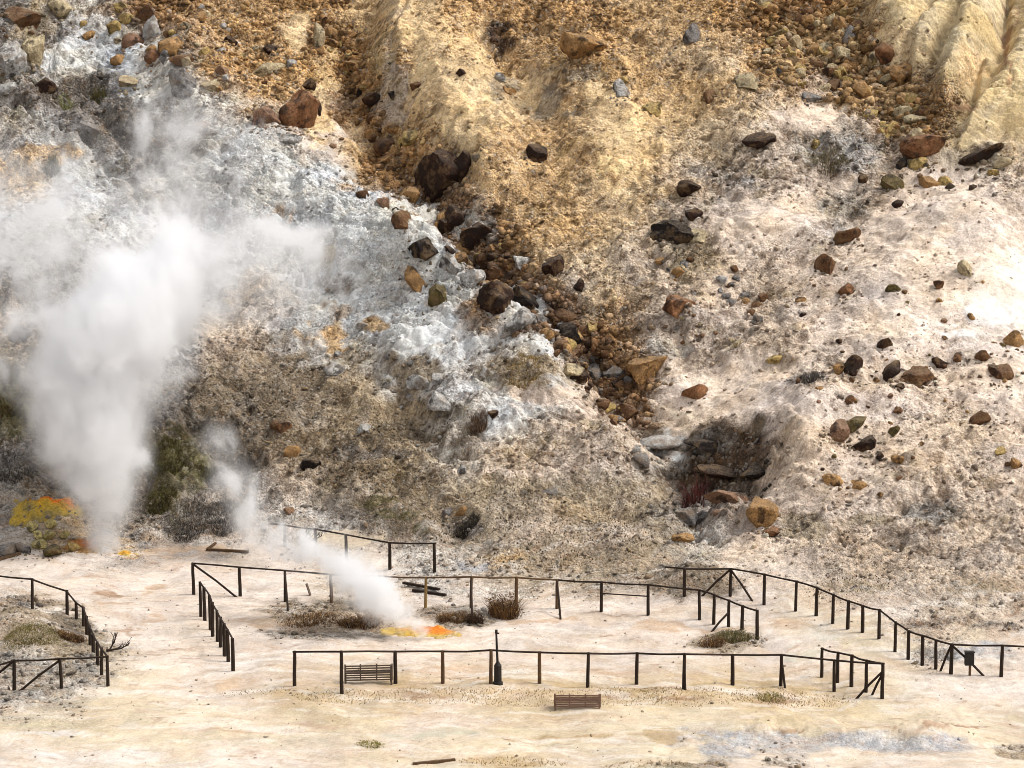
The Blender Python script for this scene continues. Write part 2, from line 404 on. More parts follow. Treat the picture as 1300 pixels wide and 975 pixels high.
def stone_material(name, attr):
    """attr: colour comes from the mesh (loose gravel); else from the object's own colour"""
    m, nt, N, L = new_mat(name); b = NB(nt)
    if attr:
        col = b.n('ShaderNodeAttribute', attribute_name='soil').outputs[0]
        vec = b.n('ShaderNodeNewGeometry').outputs['Position']; rnd = None
    else:
        oi = b.n('ShaderNodeObjectInfo'); col = oi.outputs['Color']; rnd = oi.outputs['Random']
        vec = b.n('ShaderNodeNewGeometry').outputs['Position']
    n1 = b.n('ShaderNodeTexNoise', ins={'Vector': vec, 'Scale': 3.2, 'Detail': 7., 'Roughness': .7})
    n2 = b.n('ShaderNodeTexNoise', ins={'Vector': vec, 'Scale': 12., 'Detail': 6., 'Roughness': .75})
    n3 = b.n('ShaderNodeTexNoise', ins={'Vector': vec, 'Scale': 1.7, 'Detail': 4., 'Roughness': .6})
    k = b.math('MULTIPLY', b.rng(n1.outputs[0], .3, .7, .5, 1.5), b.rng(n2.outputs[0], .3, .7, .45, 1.6))
    c = b.mix(1., col, b.n('ShaderNodeCombineColor', ins={0: k, 1: k, 2: k}).outputs[0], 'MULTIPLY')
    if not attr:
        c = b.mix(b.rng(n3.outputs[0], .50, .62, 0, .5), c, (.24, .15, .075))
        c = b.mix(b.rng(n1.outputs[0], .60, .74, 0, .5), c, (.40, .31, .20))
        c = b.mix(b.rng(n3.outputs[0], .47, .38, 0, .8), c, (.035, .024, .018))
    if not attr:
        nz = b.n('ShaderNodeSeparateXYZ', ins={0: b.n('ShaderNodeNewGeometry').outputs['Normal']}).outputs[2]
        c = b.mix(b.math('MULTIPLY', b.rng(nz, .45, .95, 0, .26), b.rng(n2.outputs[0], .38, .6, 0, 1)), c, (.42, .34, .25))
    bump = b.n('ShaderNodeBump', ins={'Strength': 1., 'Distance': .22, 'Height': b.math('ADD', n1.outputs[0], b.math('MULTIPLY', n2.outputs[0], .6))})
    p = b.n('ShaderNodeBsdfPrincipled', ins={'Base Color': c, 'Roughness': .9, 'Normal': bump.outputs[0]})
    p.inputs['Specular IOR Level'].default_value = .15
    L.new(p.outputs[0], b.n('ShaderNodeOutputMaterial').inputs[0])
    return m

def plain_material(name, c1, c2, scale=6., stretch=(1, 1, 1), bump=.3, rough=.85):
    m, nt, N, L = new_mat(name); b = NB(nt)
    tc = b.n('ShaderNodeTexCoord').outputs['Object']
    mp = b.n('ShaderNodeMapping', ins={'Vector': tc, 'Scale': stretch}).outputs[0]
    n1 = b.n('ShaderNodeTexNoise', ins={'Vector': mp, 'Scale': scale, 'Detail': 6., 'Roughness': .7})
    c = b.mix(b.rng(n1.outputs[0], .32, .68, 0, 1), c1, c2)
    bp = b.n('ShaderNodeBump', ins={'Strength': bump, 'Distance': .03, 'Height': n1.outputs[0]})
    p = b.n('ShaderNodeBsdfPrincipled', ins={'Base Color': c, 'Roughness': rough, 'Normal': bp.outputs[0]})
    p.inputs['Specular IOR Level'].default_value = .2
    L.new(p.outputs[0], b.n('ShaderNodeOutputMaterial').inputs[0])
    return m

def attr_material(name, attr='soil', scale=14., lo=.6, hi=1.4, rough=.95):
    m, nt, N, L = new_mat(name); b = NB(nt)
    col = b.n('ShaderNodeAttribute', attribute_name=attr).outputs[0]
    pos = b.n('ShaderNodeNewGeometry').outputs['Position']
    n1 = b.n('ShaderNodeTexNoise', ins={'Vector': pos, 'Scale': scale, 'Detail': 6., 'Roughness': .75})
    k = b.rng(n1.outputs[0], .3, .7, lo, hi)
    c = b.mix(1., col, b.n('ShaderNodeCombineColor', ins={0: k, 1: k, 2: k}).outputs[0], 'MULTIPLY')
    bp = b.n('ShaderNodeBump', ins={'Strength': .7, 'Distance': .06, 'Height': n1.outputs[0]})
    p = b.n('ShaderNodeBsdfPrincipled', ins={'Base Color': c, 'Roughness': rough, 'Normal': bp.outputs[0]})
    p.inputs['Specular IOR Level'].default_value = .1
    L.new(p.outputs[0], b.n('ShaderNodeOutputMaterial').inputs[0])
    return m

M_GROUND = ground_material()
M_STONE = stone_material('stone_surface', False)
M_GRAVEL = stone_material('gravel_surface', True)
M_POST = plain_material('dark_timber', (.010, .007, .005), (.040, .024, .015), 5, (6, 6, 1))
M_BROWN = plain_material('brown_timber', (.05, .028, .014), (.14, .08, .04), 5, (6, 6, 1))
M_PALE = plain_material('yellowed_timber', (.16, .10, .035), (.30, .20, .08), 5, (6, 6, 1))
M_BENCH = plain_material('bench_timber', (.045, .032, .024), (.13, .095, .07), 7, (1, 5, 5))
M_BENCHP = plain_material('reddish_bench_timber', (.10, .055, .038), (.24, .15, .11), 7, (1, 5, 5))
M_METAL = plain_material('black_metal', (.008, .008, .008), (.03, .024, .02), 9, (1, 1, 1), .15, .6)
M_PLANT = attr_material('dry_plant', 'soil', 5., .7, 1.3)
M_CRUST = attr_material('sulphur_crust', 'soil', 9., .5, 1.45)

# ------------------------------------------------------------------ helpers for objects
def tag(o, label=None, cat=None, group=None, kind=None):
    if label: o['label'] = label
    if cat: o['category'] = cat
    if group: o['group'] = group
    if kind: o['kind'] = kind
    return o

def mesh_np(name, v, f, mat, col=None, parent=None, smooth=False, extra=None):
    """v (N,3) array; f (M,k) array of one polygon size"""
    me = bpy.data.meshes.new(name)
    v = np.ascontiguousarray(v, np.float32); f = np.ascontiguousarray(f, np.int32)
    me.vertices.add(len(v)); me.vertices.foreach_set('co', v.ravel())
    k = f.shape[1]
    me.loops.add(f.size); me.loops.foreach_set('vertex_index', f.ravel())
    me.polygons.add(len(f)); me.polygons.foreach_set('loop_start', np.arange(0, f.size, k, dtype=np.int32))
    me.polygons.foreach_set('loop_total', np.full(len(f), k, np.int32))
    if smooth: me.polygons.foreach_set('use_smooth', np.ones(len(f), bool))
    if col is not None:
        a = me.attributes.new('soil', 'FLOAT_COLOR', 'POINT')
        a.data.foreach_set('color', np.concatenate([col, np.ones((len(col), 1))], 1).astype(np.float32).ravel())
    if extra is not None:
        a = me.attributes.new('grit', 'FLOAT', 'POINT'); a.data.foreach_set('value', extra.astype(np.float32).ravel())
    me.materials.append(mat); me.update(); me.validate()
    o = bpy.data.objects.new(name, me); COL.objects.link(o)
    if parent: o.parent = parent
    return o

def empty(name, loc, label, cat, group=None):
    o = bpy.data.objects.new(name, None); COL.objects.link(o); o.location = loc; o.empty_display_size = .3
    return tag(o, label, cat, group)

class MB:
    def __init__(s): s.v = []; s.f = []
    def tube(s, pts, rad, n=7, cap=True):
        pts = [Vector(p) for p in pts]; rad = rad if isinstance(rad, (list, tuple)) else [rad] * len(pts)
        o = len(s.v); m = len(pts)
        for i, p in enumerate(pts):
            d = (pts[min(i + 1, m - 1)] - pts[max(i - 1, 0)]).normalized()
            a = d.cross(Vector((0, 0, 1)) if abs(d.z) < .9 else Vector((1, 0, 0))).normalized(); c = d.cross(a)
            for k in range(n):
                w = 2 * math.pi * k / n
                s.v.append(p + (a * math.cos(w) + c * math.sin(w)) * rad[i])
        for i in range(m - 1):
            for k in range(n):
                k2 = (k + 1) % n
                s.f.append((o + i * n + k, o + i * n + k2, o + (i + 1) * n + k2, o + (i + 1) * n + k))
        if cap:
            s.f.append(tuple(o + k for k in range(n))[::-1]); s.f.append(tuple(o + (m - 1) * n + k for k in range(n)))
        return s
    def box(s, c, d, ax=None):
        c = Vector(c); ax = ax or (Vector((1, 0, 0)), Vector((0, 1, 0)), Vector((0, 0, 1)))
        o = len(s.v)
        for x in (-1, 1):
            for y in (-1, 1):
                for z in (-1, 1):
                    s.v.append(c + ax[0] * (x * d[0] / 2) + ax[1] * (y * d[1] / 2) + ax[2] * (z * d[2] / 2))
        for q in ((0, 1, 3, 2), (4, 6, 7, 5), (0, 4, 5, 1), (2, 3, 7, 6), (0, 2, 6, 4), (1, 5, 7, 3)):
            s.f.append(tuple(o + i for i in q))
        return s
    def bar(s, a, b, w, h):
        a, b = Vector(a), Vector(b); d = b - a; l = d.length; d.normalize()
        u = Vector((0, 0, 1)) if abs(d.z) < .95 else Vector((0, 1, 0))
        e = d.cross(u).normalized(); g = e.cross(d)
        return s.box((a + b) / 2, (l, w, h), (d, e, g))
    def build(s, name, mat, parent=None, bevel=0, origin=None):
        me = bpy.data.meshes.new(name)
        off = Vector(origin) if origin else Vector()
        me.from_pydata([tuple(v - off) for v in s.v], [], s.f); me.materials.append(mat); me.update()
        o = bpy.data.objects.new(name, me); COL.objects.link(o)
        if parent: o.parent = parent
        if origin and not parent: o.location = off
        if bevel:
            b = o.modifiers.new('bevel', 'BEVEL'); b.width = bevel; b.segments = 2
        return o

# ------------------------------------------------------------------ the ground itself
PXf, PYf = project(XX, Ysafe, Z)
SO = soil(PXf, PYf, XX, sl)
A1, A2 = XX * .8 - sl * .6, XX * .6 + sl * .8
cl = 1 - np.abs(fbm(A1 * .38, A2 * 1.25, 44, 4))
colr = SO[..., :3].copy()
gt = np.clip(np.maximum(SO[..., 3] * 1.1 + SO[..., 5] * 4, .55 * crackm), 0, 1)
lum = 1 + .15 * fbm(XX * .7, sl * .7, 91, 4) + .17 * fbm(XX * 3.1, sl * 3.1, 95, 4, .65) * np.clip(gt + .35, 0, 1)
colr *= np.clip(lum, .4, 1.5)[..., None]
S_ROUGH = SO[..., 5]
hue = fbm(XX * .45, sl * .45, 101, 4)
colr *= 1 + hue[..., None] * np.array([.03, -.01, -.09]) * (.5 + .5 * hill[..., None])
# ochre and olive films, ash films
och = sstep(.25, .8, fbm(XX * .8, sl * .9, 107, 5, .6))[..., None] * hill[..., None] * .16
colr = colr * (1 - och) + colr * np.array([.92, .72, .45]) * och
ash = sstep(.3, .9, fbm(XX * 1.1 + 40, sl * .7, 111, 5, .6))[..., None] * hill[..., None] * .15
colr = colr * (1 - ash) + np.array([.42, .39, .36]) * ash
loose = np.clip(S_ROUGH / .045, .25, 1.2)[..., None] * hill[..., None]
for fx, fy, sd, a, bb, amt, cc in ((.55, .8, 115, .25, .7, .5, (.58, .54, .50)), (1.5, 2.1, 117, .22, .5, .72, (.42, .38, .35)), (3.2, 3.6, 119, .28, .55, .75, (.36, .32, .29)),
                                   (.30, 2.2, 211, .30, .7, .55, (.45, .42, .38)), (.8, 1.2, 213, .35, .7, .4, (.72, .74, .78)), (1.8, 2.2, 217, .40, .75, .4, (1.45, 1.45, 1.45)), (.9, 1.0, 219, .45, .8, .4, (.62, .60, .40))):
    m_ = sstep(a, bb, fbm(XX * fx + sd, sl * fy, sd, 5, .62))[..., None] * loose * amt
    m_ = np.clip(m_, 0, .85)
    colr = colr * (1 - m_) + colr * np.array(cc) * m_
# dark crack lines and stains in the pale rock
cl2 = 1 - np.abs(fbm(A1 * 1.3, A2 * 2.8, 48, 3))
vn = (np.maximum(wmask, ROCKY * .7) * np.maximum(sstep(.90, .99, cl), .6 * sstep(.92, 1., cl2)))[..., None] * .7
colr = colr * (1 - vn) + np.array([.15, .14, .13]) * vn
st = (ROCKY * sstep(.1, .8, fbm(XX * .7, sl * .5, 121, 4)))[..., None] * .6
colr = colr * (1 - st) + np.array([.42, .31, .15]) * st
# wind and water streaks across the floor
flo = (1 - hill)[..., None]
ang = YY + .12 * XX + 1.1 * fbm(XX * .25, YY * .25, 125, 3)
s1 = sstep(.1, .85, fbm(XX * .16, ang * .85, 127, 5, .6))[..., None] * flo * .38
colr = colr * (1 - s1) + np.array([.50, .38, .26]) * s1
s2 = sstep(.15, .9, fbm(XX * .22 + 31, ang * 1.2, 131, 5, .6))[..., None] * flo * .6
colr = colr * (1 - s2) + np.array([.66, .60, .53]) * s2
s3 = sstep(.5, 1.1, fbm(XX * .9, ang * 2.0, 135, 5, .65))[..., None] * flo * .65
colr = colr * (1 - s3) + np.array([.22, .12, .06]) * s3
for k_, (fx, fy, lo, hi, am, cc) in enumerate(((.7, 1.7, .12, .62, .42, (.49, .37, .275)), (1.6, 3.0, .2, .7, .40, (.44, .33, .24)), (.9, 2.2, .15, .7, .45, (.64, .59, .53)), (2.6, 4.5, .3, .8, .35, (.36, .27, .20)))):
    s_ = sstep(lo, hi, fbm(XX * fx + 13 * k_, ang * fy, 231 + k_, 5, .65))[..., None] * flo * am
    colr = colr * (1 - s_) + np.array(cc) * s_
fl = fbm(XX * 1.6, ang * 2.4, 145, 5, .7)[..., None]
colr *= 1 + flo * .10 * fl
crk = sstep(.93, 1., 1 - np.abs(fbm(XX * .7, YY * .5, 147, 4)))[..., None] * flo * .22 * sstep(-.1, .5, fbm(XX * .15, YY * .15, 149, 2))[..., None]
colr = colr * (1 - crk) + colr * np.array([.62, .55, .48]) * crk
near = sstep(880, 920, PYf)[..., None] * flo
s4 = sstep(.3, .9, fbm(XX * .2 + 70, ang * 1.1, 139, 4, .6))[..., None] * near * .35
colr = colr * (1 - s4) + np.array([.46, .41, .26]) * s4
colr = np.clip(colr * (1 + .32 * hill[..., None]), .012, .80)

idx = np.arange(NX * NY).reshape(NY, NX)
quads = np.stack([idx[:-1, :-1], idx[:-1, 1:], idx[1:, 1:], idx[1:, :-1]], -1).reshape(-1, 4)
ter = mesh_np('crater_ground', np.stack([XX, YY, Z], -1).reshape(-1, 3), quads, M_GROUND, colr.reshape(-1, 3), smooth=True, extra=gt)
tag(ter, 'bare crater floor rising into a tan, pink and grey scree slope', 'ground', kind='structure')

# ------------------------------------------------------------------ loose gravel
def ico(sub=1):
    import bmesh
    bm = bmesh.new(); bmesh.ops.create_icosphere(bm, subdivisions=sub, radius=1)
    v = np.array([x.co[:] for x in bm.verts]); f = np.array([[q.index for q in p.verts] for p in bm.faces]); bm.free()
    return v, f

def gravel(n, name, label, smin, smax, power, weight):
    dz = (XX > -33.5) & (XX < 33.5) & (YY > 77) & (YY < 157.5)
    area = np.hypot(np.gradient(YY, axis=0), np.gradient(ZM, axis=0)) / (.05 + .001 * YY)
    w = (weight * dz * area).ravel(); w = w / w.sum()
    pick = RNG.choice(len(w), n, p=w)
    x = XX.ravel()[pick] + RNG.uniform(-.05, .05, n); y = YY.ravel()[pick] + RNG.uniform(-.05, .05, n); z = height(x, y)
    iv, jf = ico(1); m = len(iv)
    sc = S_SIZE.ravel()[pick] * (smin + (smax - smin) * RNG.random(n) ** power)
    v = np.repeat(iv[None], n, 0) * RNG.uniform(.62, 1.3, (n, m, 1)) * RNG.uniform(.5, 1.45, (n, 1, 3))
    a = RNG.uniform(0, 6.28, n); t = RNG.uniform(-.6, .6, n)
    ca, sa, cb, sb = [q[:, None] for q in (np.cos(a), np.sin(a), np.cos(t), np.sin(t))]
    vx, vy, vz = v[..., 0], v[..., 1], v[..., 2] * .8
    vy, vz = vy * cb - vz * sb, vy * sb + vz * cb
    vx, vy = vx * ca - vy * sa, vx * sa + vy * ca
    v = np.stack([vx, vy, vz], -1) * sc[:, None, None] * .5 + np.stack([x, y, z + sc * .12], -1)[:, None]
    c = colr.reshape(-1, 3)[pick] * RNG.uniform(.68, 1.28, (n, 1))
    warm = sstep(.02, .14, c[:, 0] - c[:, 2])
    r = RNG.random(n)
    for lo, hi, cc in ((0, .10, (.26, .15, .06)), (.10, .16, (.42, .29, .14)), (.16, .25, (.10, .065, .045)), (.25, .285, (.48, .44, .39)), (.285, .33, (.05, .04, .032))):
        k = (r >= lo) & (r < hi)
        if cc[0] - cc[2] > .1: k &= RNG.random(n) < .25 + .75 * warm
        c[k] = np.array(cc) * RNG.uniform(.6, 1.3, (k.sum(), 1)) * .4 + c[k] * .6
    f = (jf[None] + (np.arange(n) * m)[:, None, None]).reshape(-1, 3)
    o = mesh_np(name, v.reshape(-1, 3), f, M_GRAVEL, np.repeat(np.clip(c, .01, .75), m, 0))
    return tag(o, label, 'gravel', kind='stuff')

def gravel_at(x, y, sc, c, name, label):
    n = len(x); z = height(x, y); iv, jf = ico(1); m = len(iv)
    v = np.repeat(iv[None], n, 0) * RNG.uniform(.62, 1.3, (n, m, 1)) * RNG.uniform(.5, 1.45, (n, 1, 3))
    a = RNG.uniform(0, 6.28, n)[:, None]
    v = np.stack([v[..., 0] * np.cos(a) - v[..., 1] * np.sin(a), v[..., 0] * np.sin(a) + v[..., 1] * np.cos(a), v[..., 2] * .8], -1)
    v = v * sc[:, None, None] * .5 + np.stack([x, y, z + sc * .1], -1)[:, None]
    f = (jf[None] + (np.arange(n) * m)[:, None, None]).reshape(-1, 3)
    return tag(mesh_np(name, v.reshape(-1, 3), f, M_GRAVEL, np.repeat(np.clip(c, .01, .75), m, 0)), label, 'gravel', kind='stuff')

S_SIZE = SO[..., 4]
dens = SO[..., 3] * (.35 + 1.3 * sstep(-.5, .8, fbm(XX * .5, sl * .5, 141, 4)))
gravel(60000, 'gravel', 'fine mixed gravel covering the scree slope', .45, 2.3, 4.0, dens)
chute = SO[..., 3] ** 2 * (SO[..., 3] > .7) * 1.0
gravel(9000, 'rubble', 'coarse ochre rubble filling the chutes of the slope', 1.1, 2.3, 2.2, chute)

# ------------------------------------------------------------------ stones one can tell apart
RC = {'sy': (244, 224, 150), 'db': (62, 40, 30), 'br': (124, 88, 60), 'or': (200, 154, 100), 'ye': (222, 190, 122), 'wh': (214, 211, 206), 'gy': (150, 146, 143),
      'bk': (44, 38, 37), 'cr': (228, 208, 168), 'pi': (166, 128, 104), 'rt': (160, 112, 78), 'ol': (120, 106, 66)}

def rock_mesh(seed, sub=3, cuts=9, soft=.5):
    r = np.random.default_rng(seed)
    v, f = ico(sub)
    v = v.copy()
    for _ in range(cuts):
        d = r.normal(size=3); d /= np.linalg.norm(d); h = r.uniform(.40, .80)
        k = v @ d; ex = np.maximum(k - h, 0) * (1 - .12 * soft)
        v -= ex[:, None] * d
    p = v / np.linalg.norm(v, axis=1)[:, None]
    n = fbm(p[:, 0] * 1.6 + seed * 3.1, p[:, 1] * 1.6 + p[:, 2] * 1.3, seed, 4, .55)
    v = v * (1 + .13 * n[:, None])
    n2 = fbm(p[:, 0] * 6 + seed, p[:, 1] * 6 + p[:, 2] * 5, seed + 7, 3, .6)
    v = v * (1 + .05 * n2[:, None])
    lo, hi = v.min(0), v.max(0)
    v = (v - (lo + hi) / 2) / (hi - lo) * 2
    return v, f

def rock_obj(px, py, w, h, c, label, tilt=0, group=None, me=None, name='boulder'):
    p = hit(px, py + h * .32)
    k = 1 / ppm(p)
    seed = int(px * 7 + py * 13) % 9973
    if me is None:
        v, f = rock_mesh(seed, 4 if w * h > 900 else 3, random.randint(7, 13) if w < 60 else 5)
        me = bpy.data.meshes.new(name); me.from_pydata(v.tolist(), [], f.tolist()); me.materials.append(M_STONE)
        me.polygons.foreach_set('use_smooth', np.ones(len(f), bool)); me.update()
        try: me.set_sharp_from_angle(angle=math.radians(38))
        except Exception: pass
        rz = random.uniform(-.4, .4)
    else:
        rz = random.uniform(0, 6.28)
    o = bpy.data.objects.new(name, me); COL.objects.link(o)
    sx, sz = w * k / 2 * 1.12, h * k / 2 * 1.2
    o.scale = (sx, (sx + sz) * .52, sz * 1.08)
    o.rotation_euler = (random.uniform(-.15, .15), math.radians(tilt), rz)
    up = .14 if 'sulphur' in label else 0
    o.location = (p.x, p.y + sz * .3 - up, p.z + sz * (.24 if w > 34 else .10) + up)
    cc = lin(RC[c]) * ALB * random.uniform(.85, 1.12)
    o.color = (*cc, 1)
    SPOTS.append((o.location.x, o.location.y - sz * .6, sx, cc, w * h))
    return tag(o, label, 'boulder' if w * h > 500 else 'rock', group)

